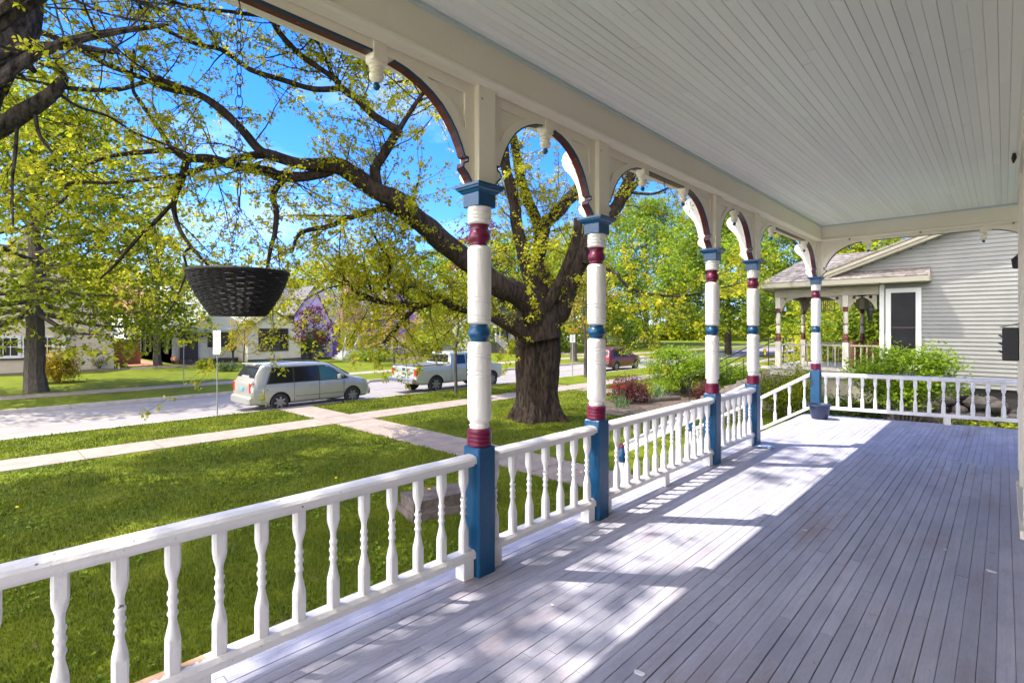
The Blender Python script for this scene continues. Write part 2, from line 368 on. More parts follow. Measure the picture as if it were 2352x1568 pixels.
def axT(t):  # row along Y at x: (a along y, b=z, t = x)
    return lambda a, b, tt: (tt, t+a, b)
BR = [(.09,2.445),(.10,2.468),(.125,2.50),(.16,2.53),(.156,2.552),(.124,2.566),(.121,2.60),(.15,2.603),(.172,2.66),(.21,2.735),(.255,2.80),(.311,2.862),(.375,2.91),(.454,2.952),(.54,2.983),(.62,2.997),(.70,3.0)]
def ribbon(mb, pts, axf, t0, t1, th, mi=0):
    """strip of thickness th on the underside of a curve"""
    for i in range(len(pts)-1):
        (a0, b0), (a1, b1) = pts[i], pts[i+1]
        dx, dy = a1-a0, b1-b0; l = math.hypot(dx, dy) or 1; nx, ny = dy/l*th, -dx/l*th
        q = [(a0,b0),(a1,b1),(a1+nx,b1+ny),(a0+nx,b0+ny)]
        mb.add([axf(a,b,t0) for a,b in q]+[axf(a,b,t1) for a,b in q], [(0,1,2,3),(7,6,5,4),(0,4,5,1),(3,2,6,7),(0,3,7,4),(1,5,6,2)], mi)
def bracket(root, axf, dirn, span, inner, outer):
    """pierced arch bracket from the post to the pendant; axf(a,b,t) ; inner/outer = plane coords (house side / street side)"""
    k = span/.70
    pts = [(dirn*(a if a < .16 else .16+(a-.16)*(span-.16)/(.70-.16)), b) for a, b in BR]
    loop = pts + [(dirn*span, 3.06), (dirn*.068, 3.06), (dirn*.068, 2.445)]
    s1 = .15; s2 = .16+(.42-.16)*(span-.16)/(.54)
    tri = [(dirn*s1, 2.985), (dirn*s2, 2.985), (dirn*(s2*.78+.02), 2.955), (dirn*(s1+.105), 2.90), (dirn*(s1+.045), 2.84), (dirn*s1, 2.76)]
    th = outer-inner; e = th*.22
    mb = MB(); mb.poly([loop], axf, inner+e, outer-e); mb.poly([loop, tri], axf, inner, inner+e+.0); mb.poly([loop, tri], axf, outer-e, outer)
    br = mb.build('bracket', M['cream'], root)
    run = [(a, b) for a, b in pts[:-1]]
    mb = MB(); ribbon(mb, run, axf, inner+.014*(1 if th > 0 else -1), outer-.004*(1 if th > 0 else -1), .006*dirn)
    mb.build('maroon_edge', M['dmaroon'], br)
    mb = MB(); ribbon(mb, run, axf, inner-.002*(1 if th > 0 else -1), inner+.016*(1 if th > 0 else -1), .010*dirn)
    mb.build('blue_edge', M['dblue'], br)
def post_body(root):
    p = .073
    mb = MB(); mb.cbox(-p, p, -p, p, -.01, .80, .007); mb.build('base', M['blue'], root)
    mb = MB(); pr = [(.070,.801),(.074,.806)]
    for i in range(4):
        z = .808+i*.026; pr += [(.0775,z),(.0785,z+.010),(.0775,z+.020),(.0735,z+.023)]
    pr += [(.066,.914)]
    mb.lathe(pr, n=28); mb.build('lower_collar', M['maroon'], root)
    def g(z): return [(.0755,z-.006),(.0715,z-.002),(.0715,z+.002),(.0755,z+.006)]
    mb = MB(); mb.lathe([(.062,.915),(.060,.922),(.066,.930),(.061,.938),(.058,.946),(.064,.955),(.0745,.968),(.0755,.985)]+g(1.25)+g(1.278)+g(1.361)+g(1.383)+[(.0755,1.43),(.0745,1.445),(.066,1.458),(.054,1.461)], n=28); mb.build('lower_shaft', M['white'], root)
    mb = MB(); mb.lathe([(.053,1.462),(.056,1.475),(.060,1.481),(.060,1.486),(.068,1.495),(.072,1.508),(.072,1.526),(.067,1.540),(.058,1.549),(.054,1.556),(.053,1.571)], n=28); mb.build('middle_ring', M['blue'], root)
    mb = MB(); mb.lathe([(.06,1.572),(.068,1.577),(.0745,1.585)]+g(1.597)+g(1.625)+g(1.711)+g(1.736)+[(.0755,2.04),(.072,2.055),(.060,2.065)], n=28); mb.build('upper_shaft', M['white'], root)
    mb = MB(); mb.lathe([(.046,2.066),(.049,2.072),(.050,2.084),(.058,2.090),(.067,2.105),(.071,2.127),(.067,2.148),(.058,2.160),(.054,2.172),(.058,2.188),(.063,2.201)], n=28); mb.build('ball', M['maroon'], root)
    mb = MB(); pr = [(.062,2.202)]
    for z in (2.206, 2.230, 2.254): pr += [(.070,z),(.0755,z+.007),(.0755,z+.015),(.070,z+.021)]
    pr += [(.0755,2.282),(.0755,2.309)]
    mb.lathe(pr, n=28); mb.build('neck', M['white'], root)
    mb = MB(); q = .0745; mb.cbox(-q, q, -q, q, 2.309, 2.397, .004)
    st = [(.0745,2.392),(.084,2.397),(.090,2.406),(.104,2.416),(.106,2.424),(.1145,2.428),(.1145,2.445),(.06,2.4455)]
    vs_ = [(sx*r, sy*r, z) for r, z in st for sx, sy in ((1,1),(-1,1),(-1,-1),(1,-1))]
    mb.add(vs_, [(k*4+i, k*4+(i+1)%4, k*4+4+(i+1)%4, k*4+4+i) for k in range(len(st)-1) for i in range(4)])
    mb.build('capital', M['blue'], root)
    mb = MB(); mb.cbox(-p, p, -p, p, 2.446, 3.085, .004); mb.build('upper_post', M['cream'], root)
SC = [(.068,2.445),(.10,2.445),(.115,2.475),(.155,2.505),(.168,2.54),(.158,2.565),(.138,2.575),(.162,2.60),(.160,2.63),(.176,2.70),(.205,2.775),(.25,2.84),(.305,2.895),(.335,2.945),(.345,2.99),(.33,3.03),(.30,3.055),(.27,3.065),(.068,3.065)]
def slit(a, b, ang, l=.045, wd=.009):
    c, s = math.cos(ang), math.sin(ang); q = []
    for u, v in ((0,0),(.35,.5),(.7,.45),(1,0),(.7,-.45),(.35,-.5)):
        x, y = u*l, v*wd; q.append((a+x*c-y*s, b+x*s+y*c))
    return q
def eave_bracket(root, axf, t0, t1):
    holes = [slit(.27+.030*math.cos(q), 2.965+.030*math.sin(q), q) for q in (R(60), R(115), R(165), R(215), R(265))]
    mb = MB(); mb.poly([SC]+holes, axf, t0, t1); mb.build('eave_bracket', M['white'], root)
posts = []
plab = ['turned porch post beside the camera, left of the picture', 'nearest turned porch post with maroon and blue bands, right of the hanging basket', 'second turned porch post, in front of the big old tree trunk',
        'third turned porch post, at the far end of the long balustrade with a middle foot', 'fourth turned porch post, beside the blue cloth at the top of the stairs', 'corner turned porch post standing behind the navy planter']
H0 = -LX+.034; H1 = -LX-.036  # header board planes (house side, street side)
for i, t in enumerate(TP):
    r = thing('porch_post', plab[i], 'porch post', (-LX, t, FL), 0, 'turned porch posts'); posts.append(r)
    post_body(r)
    ax = lambda a, b, tt: (tt, a, b)
    left = .66 if i in (2, 4) else .75
    right = .66 if i in (1, 3) else .75
    if i > 0: bracket(r, ax, -1, left, .034, -.036)
    if i < 5: bracket(r, ax, 1, right, .034, -.036)
    if i == 5:
        bracket(r, lambda a, b, tt: (a, tt, b), 1, .78, -.034, .036)
    eave_bracket(r, lambda a, b, tt: (-a, tt, b), -.022, .022)
r = thing('porch_post', 'turned porch post at the far side of the wraparound, behind the house corner', 'porch post', (.56, 10.47, FL), 0, 'turned porch posts')
post_body(r); bracket(r, lambda a, b, tt: (a, tt, b), -1, .78, -.034, .036)

# roof, beams, header boards, ceiling
rf = thing('porch_roof', 'cream beam and pale boarded ceiling of the porch over the grey deck', 'porch roof', (0, 0, FL))
cl = boards('ceiling', -LX+.11, WX-.002, lambda x: -2.5, lambda x: 10.36, .0605, 3.318, 3.35, (2.4, 5), under=True, gapr=(.0006, .0022))
c2 = boards('c', WX, 3.2, lambda x: 8.1, lambda x: 10.36, .0605, 3.318, 3.35, (2.4, 5), under=True, gapr=(.0006, .0022)); cl.add(c2.v, c2.f)
cl.build('ceiling', M['ceil'], rf)
mb = MB()
bm_prof = [(-LX+.112,3.085),(-LX+.112,3.36),(-LX-.115,3.36),(-LX-.115,3.085)]
mb.box(-LX-.115, -LX+.112, -2.5, 10.47+.115, 3.085, 3.36); mb.box(-LX+.114, 3.2, 10.47-.112, 10.47+.115, 3.0865, 3.36)
mb.build('beam', M['cream'], rf)
mb = MB()
for k in range(8):
    a0, a1 = math.pi*k/8, math.pi*(k+1)/8
    q = [(.020*math.sin(a), 3.083-.02+.022*(-math.cos(a))+.01) for a in (a0, a1)]
    x0 = -LX+.114
    mb.add([(x0+q[0][0], -2.5, q[0][1]), (x0+q[1][0], -2.5, q[1][1]), (x0+q[1][0], 10.355-q[1][0], q[1][1]), (x0+q[0][0], 10.355-q[0][0], q[0][1])], [(0,1,2,3)], 0, True)
    mb.add([(x0+q[0][0], 10.355-q[0][0], q[0][1]), (x0+q[1][0], 10.355-q[1][0], q[1][1]), (3.2, 10.355-q[1][0], q[1][1]), (3.2, 10.355-q[0][0], q[0][1])], [(0,1,2,3)], 0, True)
mb.box(-LX+.036, -LX+.113, -2.5, 10.36, 3.052, 3.0835); mb.box(-LX+.113, 3.2, 10.359, 10.434, 3.052, 3.0835)
mb.build('moulding', M['cream'], rf)
mb = MB(); mb.box(-LX+.1125, -LX+.135, -2.5, 10.33, 3.297, 3.3165); mb.box(-LX+.1355, 3.2, 10.33, 10.3575, 3.297, 3.3165); mb.build('cove', M['cove'], rf)
# header board between pendants in the long bays
def pend(x, y):
    mb = MB(); q = .043; mb.cbox(x-q, x+q, y-q, y+q, 2.955, 3.083, .004)
    pr = [(.043,2.954,1),(.046,2.948),(.046,2.942),(.038,2.936),(.034,2.930),(.040,2.925),(.040,2.918),(.030,2.911),(.026,2.905),(.036,2.899),(.040,2.888),(.038,2.874),(.029,2.862),(.018,2.856),(.014,2.852)]
    mb.lathe(pr[::-1], (x, y), 20); o = mb.build('pendant', M['cream'], rf)
    mb = MB(); mb.lathe([(.004,2.812),(.013,2.817),(.019,2.827),(.020,2.835),(.015,2.846),(.010,2.853)], (x, y), 16); mb.build('pendant_tip', M['blue'], o)
bays = []
for i in range(5):
    a, b = TP[i], TP[i+1]
    if b-a < 2: pend(-LX, (a+b)/2); continue
    pend(-LX, a+.75); pend(-LX, b-.75); bays.append((a+.75, b-.75))
def headerY(a, b, lo=3.0):
    mb = MB(); mb.box(H1, H0, a, b, lo, 3.06); h = mb.build('header_board', M['cream'], rf)
    mb = MB(); mb.box(H1+.004, H0-.014, a+.045, b-.045, lo-.006, lo-.0002); mb.build('maroon_edge', M['dmaroon'], h)
    mb = MB(); mb.box(H0-.016, H0+.002, a+.045, b-.045, lo-.010, lo+.002); mb.build('blue_edge', M['dblue'], h)
for a, b in bays: headerY(a, b)
headerY(TP[0]-1.6, TP[0]-.1)
xa, xb = -LX+.78, .56-.78; pend(xa, 10.47); pend(xb, 10.47)
mb = MB(); mb.box(xa, xb, 10.436, 10.506, 3.0, 3.06); h = mb.build('header_board', M['cream'], rf)
mb = MB(); mb.box(xa+.045, xb-.045, 10.434, 10.45, 2.992, 3.0015); mb.build('blue_edge', M['dblue'], h)
for x in (-1.9, -.95, .1): 
    mb = MB(); mb.tube([(x,10.34,3.04),(x,10.33,3.04)], .016, 12); mb.build('bracket_knob', M['tan'], rf)
# eave and roof deck
EO = -LX-.30
mb = MB(); mb.box(EO, -LX-.116, -2.5, 10.9, 3.155, 3.18); mb.box(-LX-.116, 3.2, 10.59, 10.9, 3.155, 3.18); mb.build('soffit', M['cream'], rf)
mb = MB(); mb.box(EO-.025, EO-.001, -2.5, 10.93, 3.13, 3.33); mb.box(EO-.001, 3.2, 10.901, 10.93, 3.13, 3.33); mb.build('fascia', M['white'], rf)
mb = MB(); mb.add([(EO-.05,-2.5,3.34),(3.2,-2.5,3.9),(3.2,10.95,3.9),(EO-.05,10.95,3.34),(EO-.05,-2.5,3.40),(3.2,-2.5,3.96),(3.2,10.95,3.96),(EO-.05,10.95,3.40)],
                 [(0,1,2,3),(7,6,5,4),(0,4,5,1),(1,5,6,2),(2,6,7,3),(3,7,4,0)]); mb.build('roof_deck', M['shingle'], rf)
mb = MB(); mb.tube([(WX-.06, 7.35, 3.317),(WX-.06, 7.36, 3.27),(WX-.065, 7.37, 3.22)], [.012,.022,.006], 8); mb.build('ceiling_hook', M['black'], rf)

# railings
def baluster_mesh(h=.52):
    mb = MB(); q = .0255
    pr = [(q,0,1),(q,.125,1),(q*1.02,.140,.55),(q*1.0,.150,.1),(.023,.165),(.0175,.19),(.0145,.207),(.0155,.222),(.0205,.231),(.0205,.238),(.0155,.246),(.0155,.262),(.0205,.274),(.0205,.282),(.0155,.290),(.0155,.304),(.020,.314),(.020,.322),(.015,.330),(.014,.352),(.0165,.37),(.022,.388),(q*1.0,.402,.1),(q*1.02,.415,.55),(q,.43,1),(q,h,1)]
    mb.lathe(pr, n=16); o = mb.build('baluster', M['rail']); return o.data, o
bal_me, bal_tmp = baluster_mesh(); bpy.data.objects.remove(bal_tmp)
def railing(label, loc, rz, L, feet, n, peel=False, slope=0.0, group='white turned balustrades around the porch', off=0.06):
    r = thing('balustrade', label, 'balustrade', loc, rz, group)
    def shear(mbx):
        if slope: mbx.v = [(x, y, z+slope*x) for x, y, z in mbx.v]
        return mbx
    mb = MB(); hw = .058
    sec = [(-hw,.706),(-hw,.735),(-hw+.012,.748),(-.02,.757),(.02,.757),(hw-.012,.748),(hw,.735),(hw,.706),(.036,.703),(.036,.688),(-.036,.688),(-.036,.703)]
    K = 14; vs_ = []
    for i in range(K+1):
        x = L*i/K; dz = random.uniform(-.0012, .0012) if 0 < i < K else 0; dy = random.uniform(-.001, .001)
        vs_ += [(x, y+dy, z+dz) for y, z in sec]
    m_ = len(sec)
    mb.add(vs_, [(k*m_+i, k*m_+(i+1)%m_, (k+1)*m_+(i+1)%m_, (k+1)*m_+i) for k in range(K) for i in range(m_)]+[tuple(range(m_-1,-1,-1)), tuple(range(K*m_, K*m_+m_))])
    shear(mb).build('top_rail', M['rail'], r)
    mb = MB(); hb = .048; sec = [(-hb,.118),(-hb,.150),(-hb+.016,.168),(hb-.016,.168),(hb,.150),(hb,.118)]; vs_ = []
    for i in range(K+1): vs_ += [(L*i/K, y, z) for y, z in sec]
    m_ = 6
    mb.add(vs_, [(k*m_+i, k*m_+(i+1)%m_, (k+1)*m_+(i+1)%m_, (k+1)*m_+i) for k in range(K) for i in range(m_)]+[tuple(range(m_-1,-1,-1)), tuple(range(K*m_, K*m_+m_))])
    br = shear(mb).build('bottom_rail', M['rail'], r)
    if peel:
        for (a0, a1) in peel:
            mb = MB(); pts = []; N = 22
            for i in range(N): pts.append((a0+(a1-a0)*i/(N-1), .0315-.004*random.random()))
            for i in range(N-1, -1, -1): pts.append((a0+(a1-a0)*i/(N-1), .006*random.uniform(-1, 1)-.012*math.sin(i*.9)*.6-.006))
            mb.poly([pts], lambda a, b, t: (a, b, t), .1683, .1696)
            mb.build('bare_wood_patch', M['peel'], br)
    for i in range(n):
        x = off + (L-2*off)*i/(n-1)
        o = bpy.data.objects.new('baluster', bal_me); scene.collection.objects.link(o); o.parent = r
        o.location = (x, random.uniform(-.002, .002), .1685 + slope*x); o.rotation_euler = (0, 0, random.choice((0, R(90), R(180), R(270)))+R(random.uniform(-2, 2)))
    for x in feet:
        mb = MB(); mb.cbox(x-.042, x+.042, -.040, .040, 0, .1185, .003); mb.build('foot', M['rail'], r)
    return r
def bay_rail(i, label, n, feet, **k):
    a, b = TP[i]+.074, TP[i+1]-.074
    return railing(label, (-LX, a, FL), R(90), b-a, feet(b-a), n, **k)
bay_rail(0, 'long white balustrade nearest the camera, with bare peeled wood on its bottom rail', 18, lambda l: (.05, l/2, l-.05), peel=[(1.10,1.235),(1.29,1.42),(1.465,1.56)])
bay_rail(1, 'short white balustrade between the two nearest posts', 7, lambda l: (.05, l-.05))
bay_rail(2, 'long white balustrade with a middle foot, between the second and third posts', 13, lambda l: (.05, l/2, l-.05))
bay_rail(3, 'short white balustrade between the third and fourth posts', 7, lambda l: (.05, l-.05))
railing('white balustrade across the far end of the porch, in front of the grey neighbouring house', (-LX+.09, 10.47, FL), FR, 3.35, (.045, 1.72, 3.3), 19)
# mark the joint in the nearest rail by a second length of handrail lying over it

# stairs down to the path
st = thing('porch_stairs', 'wooden stairs leading down from the open bay of the porch', 'stairs', (-LX-.2, 7.35, 0))
nst = 8
for i in range(nst):
    z = FL*(nst-i-1)/nst + .02; mb = MB(); x1 = -.25*i; mb.box(x1-.27, x1, .05, 3.0, z-.035, z); mb.box(x1-.02, x1, .05, 3.0, z-.035-.14, z-.036)
    mb.build('tread', M['plank'], st)
SL = -math.tan(R(30.5))
for yy, lab in ((10.40, 'sloping white stair balustrade going down from the corner post'), ):
    railing(lab, (-LX-.075, yy, FL-.01), R(180), 2.15, (), 9, slope=SL, off=.09)
def newel(x, y, label):
    r = thing('newel_post', label, 'newel post', (x, y, 0), 0, 'painted newel posts at the stair foot')
    mb = MB(); mb.cbox(-.06,.06,-.06,.06,0,.86,.006); mb.build('shaft', M['white'], r)
    mb = MB(); mb.lathe([(.045,.861),(.05,.88),(.075,.90),(.08,.94),(.078,1.0),(.062,1.06),(.045,1.09)], n=20); mb.build('ball', M['blue'], r)
    mb = MB(); mb.lathe([(.04,1.091),(.052,1.10),(.05,1.12),(.03,1.15),(.006,1.17)], n=20); mb.build('tip', M['maroon'], r)
    return r
newel(-LX-2.32, 10.40, 'painted newel post at the foot of the corner stair rail')
nw = newel(-LX-2.0, 7.27, 'white newel post with blue ball and maroon tip, seen through the long balustrade')
hr = thing('stair_handrail', 'plain white sloping board handrail of the stairs, seen through the long balustrade', 'handrail', (-LX-.09, 7.27, FL))
mb = MB(); X = -1.86
def slp(x0, x1, z0, z1, dz0, dz1, y0, y1):
    mb.add([(x0,y0,z0),(x1,y0,z1),(x1,y0,z1+dz1),(x0,y0,z0+dz0),(x0,y1,z0),(x1,y1,z1),(x1,y1,z1+dz1),(x0,y1,z0+dz0)], [(0,1,2,3),(7,6,5,4),(0,4,5,1),(3,2,6,7),(0,3,7,4),(1,5,6,2)])
slp(0, X, .62, .62-1.07, .14, .14, -.02, .02); slp(0, X, .765, .765-1.07, .035, .035, -.05, .05); mb.build('rail_board', M['rail'], hr)
mb = MB(); mb.box(-.98,-.90,-.06,-.021,-1.2,.16); mb.build('leg', M['rail'], hr)

# our own house wall at the right edge
hs = thing('house', 'olive shingled house wall along the right edge, with pale corner board', 'house', (WX, 0, FL))
mb = MB(); yend = 8.02
z = .14; k = 0
while z < 3.3:
    for y0 in np.arange(-2.5, yend-.1, .16):
        y1 = min(y0+.155, yend-.1)
        mb.add([(.012,y0,z),(.012,y1,z),(.034,y1,z+.125),(.034,y0,z+.125),(.05,y0,z),(.05,y1,z)], [(0,1,2,3),(0,4,5,1)])
    z += .12
mb.box(.05, .2, -2.5, yend-.12, -.0, 3.5)
mb.build('shingle_wall', M['wsiding'], hs)
mb = MB(); mb.box(.05, 3.2, yend-.12, yend, 0, 3.5); mb.build('side_wall', M['wsiding'], hs)
mb = MB(); mb.cbox(-.022, .10, yend-.11, yend+.02, .0, 3.07, .003); mb.build('corner_board', M['white'], hs)
mb = MB(); mb.box(-.018, .05, -2.5, yend+.02, 3.072, 3.316); mb.build('frieze_board', M['cream'], hs)
mb = MB(); mb.box(-.012, .05, -2.5, yend-.12, .0, .135); mb.build('baseboard', M['cream'], hs)
mb = MB(); mb.box(-.035, .05, 6.38, 6.52, .16, 2.9); mb.box(-.035, .05, 5.1, 5.24, .16, 2.9); mb.box(-.040, .05, 5.05, 6.57, 2.9, 3.05)
win = mb.build('window_casing', M['cream'], hs)
mb = MB(); mb.box(-.055, .05, 5.0, 6.62, .10, .158); mb.build('sill', M['cream'], win)
mb = MB(); mb.box(.0, .04, 5.24, 6.38, .16, 2.9); mb.build('pane', M['glass'], win)

def rounded(mb, x0, x1, y0, y1, z0, z1): mb.cbox(x0, x1, y0, y1, z0, z1, .008)
mbx = thing('mailbox', 'black metal mailbox with tan lid hung on the wall at the right edge', 'mailbox', (WX-.024, 7.35, FL+1.22))
mb = MB(); rounded(mb, -.125, -.002, -.19, .19, 0, .33); mb.build('body', M['black'], mbx)
mb = MB(); mb.add([(-.14,-.2,.325),(.0,-.2,.365),(.0,.2,.365),(-.14,.2,.325),(-.14,-.2,.338),(.0,-.2,.378),(.0,.2,.378),(-.14,.2,.338)], [(0,1,2,3),(7,6,5,4),(0,4,5,1),(1,5,6,2),(2,6,7,3),(3,7,4,0)]); mb.build('lid', M['tan'], mbx)
mb = MB()
for z in (.08, .16, .24): mb.tube([(-.13,-.1,z),(-.145,-.05,z+.01),(-.145,.05,z+.01),(-.13,.1,z)], .008, 8)
mb.build('scroll', M['black'], mbx)
lm = thing('wall_lantern', 'small black lantern just beyond the corner board at right', 'lantern', (WX-.02, 8.16, FL+2.28))
mb = MB(); mb.lathe([(.03,-.07),(.05,-.06),(.058,.02),(.062,.03),(.05,.05),(.02,.075),(.01,.09)], n=8); mb.tube([(0,0,.085),(.04,-.05,.1),(.05,-.12,.05)], .01, 8); mb.build('body', M['black'], lm)
mb = MB(); mb.box(.02, .08, -.125, -.1, -.05, .09); mb.build('backplate', M['black'], lm)

# planter, cloth, litter on the deck
pc = Vector((-2.29, 10.08, FL))
pt = thing('planter', 'empty navy blue plastic planter at the foot of the corner post', 'planter', pc)
mb = MB(); mb.lathe([(.115,0),(.122,.01),(.150,.15),(.160,.215),(.178,.222),(.182,.232),(.178,.245),(.168,.245),(.160,.232),(.148,.20),(.118,.03)], n=32); mb.build('bowl', M['pot'], pt)
mb = MB(); mb.lathe([(.01,.03),(.145,.185)], n=24); 
mb = MB(); gx = 16; vs_ = []
cc = P(1752, 1027, (CAMZ-FL)*1200/(1027-752))
for i in range(gx):
    for k in range(gx):
        u, v = i/(gx-1)-.5, k/(gx-1)-.5
        vs_.append((u*.24+.02*math.sin(v*9), v*.15+.02*math.sin(u*7), .006+.022*abs(math.sin(u*11+v*7))*(1-abs(u)*1.2)))
mb.add(vs_, [(i*gx+k, (i+1)*gx+k, (i+1)*gx+k+1, i*gx+k+1) for i in range(gx-1) for k in range(gx-1)], 0, True)
o = mb.build('rag', M['cloth']); o.location = cc; tag(o, 'crumpled blue and white rag on the deck by the fourth post', 'rag')
for i, (x, y, s) in enumerate([(2170,1262,.02),(2272,1310,.016),(2280,1314,.022),(1467,1545,.028),(1850,1218,.018),(1270,1390,.012)]):
    c = P(x, y, (CAMZ-FL)*1200/(y-752)); mb = MB(); n = 9
    vs_ = [(s*random.uniform(.6,1.2)*math.cos(a*2*math.pi/n), s*random.uniform(.35,.8)*math.sin(a*2*math.pi/n), .004+random.uniform(0,.003)) for a in range(n)]
    vs_ += [(p[0]*1.02, p[1]*1.02, .0022) for p in vs_]; mb.add(vs_, [tuple(range(n)), tuple(range(2*n-1, n-1, -1))]+[(a, (a+1)%n, n+(a+1)%n, n+a) for a in range(n)])
    o = mb.build('paint_chip', M['chip']); o.location = c
    tag(o, ['white paint chip on the deck near the right wall, farther one','small white paint chip, left one of the close pair near the right wall','white paint chip, right one of the close pair near the right wall','pale chip on the deck at the bottom edge of the picture','tan flake lying on the middle of the deck','tiny pale crumb on the deck near the nearest post'][i], 'paint chip', 'chips lying on the deck')

# hanging basket
bz = CAMZ + (752-627)*2.283/1200; bc = P(549, 627, 2.283)
hb = thing('hanging_basket', 'dark wicker hanging basket on a long chain, empty, in front of the lawn', 'hanging basket', bc)
mb = MB(); N = 36; H = .185
for j in range(N):
    f = j/(N-1); z = -H*f; rr = .195*(1-f**1.5*.46)
    pts = []; K = 72
    for i in range(K+1):
        a = 2*math.pi*i/K; wv = .0045*math.sin(a*15+(j % 2)*math.pi)
        pts.append(((rr+wv)*math.cos(a), (rr+wv)*math.sin(a), z+.0015*math.sin(a*5+j*1.7)))
    mb.tube(pts, random.uniform(.0032, .0044), 5, cap=False)
mb.build('weave', M['wicker'], hb)
mb = MB()
for i in range(30):
    a = 2*math.pi*i/30; mb.tube([(.195*(1-(j/8)**1.5*.46)*math.cos(a), .195*(1-(j/8)**1.5*.46)*math.sin(a), -H*j/8) for j in range(9)], .0035, 5)
mb.lathe([(.002,-H-.004),(.105,-H-.004),(.107,-H+.002),(.002,-H+.002)], n=24)
mb.build('stakes', M['wicker'], hb)
mb = MB(); mb.tube([(.199*math.cos(2*math.pi*i/48), .199*math.sin(2*math.pi*i/48), .002) for i in range(49)], .008, 8, cap=False); mb.build('rim', M['wicker'], hb)
def chain(mb, p0, p1, ll, lw, wr):
    p0, p1 = Vector(p0), Vector(p1); d = p1-p0; n = max(2, int(round(d.length/(ll*.86)))); d.normalize()
    u = d.orthogonal().normalized(); v = d.cross(u)
    if abs(u.z) > .5: u, v = v, u
    L_ = (p1-p0).length/n
    for i in range(n):
        c = p0 + d*L_*(i+.5); s = u if i % 2 == 0 else v; s = (s + (v if i % 2 == 0 else u)*.25*random.uniform(-1, 1)).normalized()
        pts = [c + d*(math.cos(a)*ll/2) + s*(math.sin(a)*lw/2) for a in [2*math.pi*k/14 for k in range(15)]]
        mb.tube(pts, wr, 5, cap=False)
top = FL+3.0-bz
mb = MB(); hubz = (752-475)*2.283/1200 + CAMZ - bz
mb.tube([(0,0,top+.01),(0,0,top-.03),(.01,0,top-.045),(0.012,0,top-.06),(0,0,top-.07),(-.01,0,top-.06)], .003, 6)
chain(mb, (0,0,top-.06), (0,0,hubz+.10), .056, .030, .0022); mb.build('long_chain', M['chain'], hb)
mb = MB(); mb.tube([(.018*math.cos(a), 0, hubz+.07+.03*math.sin(a)) for a in [2*math.pi*k/16 for k in range(17)]], .003, 6, cap=False)
mb.tube([(0,0,hubz+.045),(0,0,hubz)], .006, 6); mb.build('ring', M['chain'], hb)
for i in range(3):
    a = TH + R(12+120*i) ; mb = MB(); chain(mb, (0,0,hubz), (.192*math.cos(a), .192*math.sin(a), .006), .022, .012, .0014); mb.build('hanger_chain', M['chain'], hb)
hk = thing('plant_hook', 'small empty black hook under the header board of the long middle bay', 'hook', (-LX, 4.77, FL+3.0))
mb = MB(); mb.tube([(0,0,0),(0,0,-.05),(0,.02,-.075),(0,.035,-.10),(0,.02,-.125),(0,0,-.12),(0,-.01,-.10)], .0045, 6); mb.build('hook', M['black'], hk)

# ---------------------------------------------------------------- plants
def smooth(pts, k=5):
    """Catmull-Rom through (Vector, radius)"""
    o = []
    for i in range(len(pts)-1):
        p0 = pts[max(i-1, 0)]; p1 = pts[i]; p2 = pts[i+1]; p3 = pts[min(i+2, len(pts)-1)]
        for j in range(k):
            t = j/k
            f = lambda a, b, c, d: .5*((2*b)+(c-a)*t+(2*a-5*b+4*c-d)*t*t+(-a+3*b-3*c+d)*t**3)
            o.append((Vector([f(p0[0][q], p1[0][q], p2[0][q], p3[0][q]) for q in range(3)]), max(.003, p1[1]*(1-t)+p2[1]*t)))
    o.append(pts[-1]); return o
def leaf_polys(C, n_per, size, droop=.5, spread=1.0, curl=.35, jit=.0):
    """clusters of pointed leaves hanging out from the points C (N,3); two triangles folded along the midrib"""
    N = len(C)*n_per; c = np.repeat(C, n_per, axis=0) + rng.normal(0, 1, (N, 3))*jit
    a = rng.uniform(0, 2*np.pi, N); el = rng.normal(-droop, .45*spread, N)
    d = np.stack([np.cos(a)*np.cos(el), np.sin(a)*np.cos(el), np.sin(el)], 1)
    s = np.cross(d, [0, 0, 1.0]) + rng.normal(0, .35, (N, 3)); s /= np.linalg.norm(s, axis=1)[:, None]
    nn = np.cross(d, s); L = size*rng.uniform(.6, 1.25, N)[:, None]; Wd = L*rng.uniform(.38, .6, N)[:, None]
    b = c + d*L*.12; tip = c + d*L + nn*L*.0 - np.array([0, 0, 1.0])*L*.18
    m = c + d*L*.5
    l = m + s*Wd - nn*L*curl*.35; r = m - s*Wd - nn*L*curl*.35
    return np.stack([b, l, tip, r], 1)
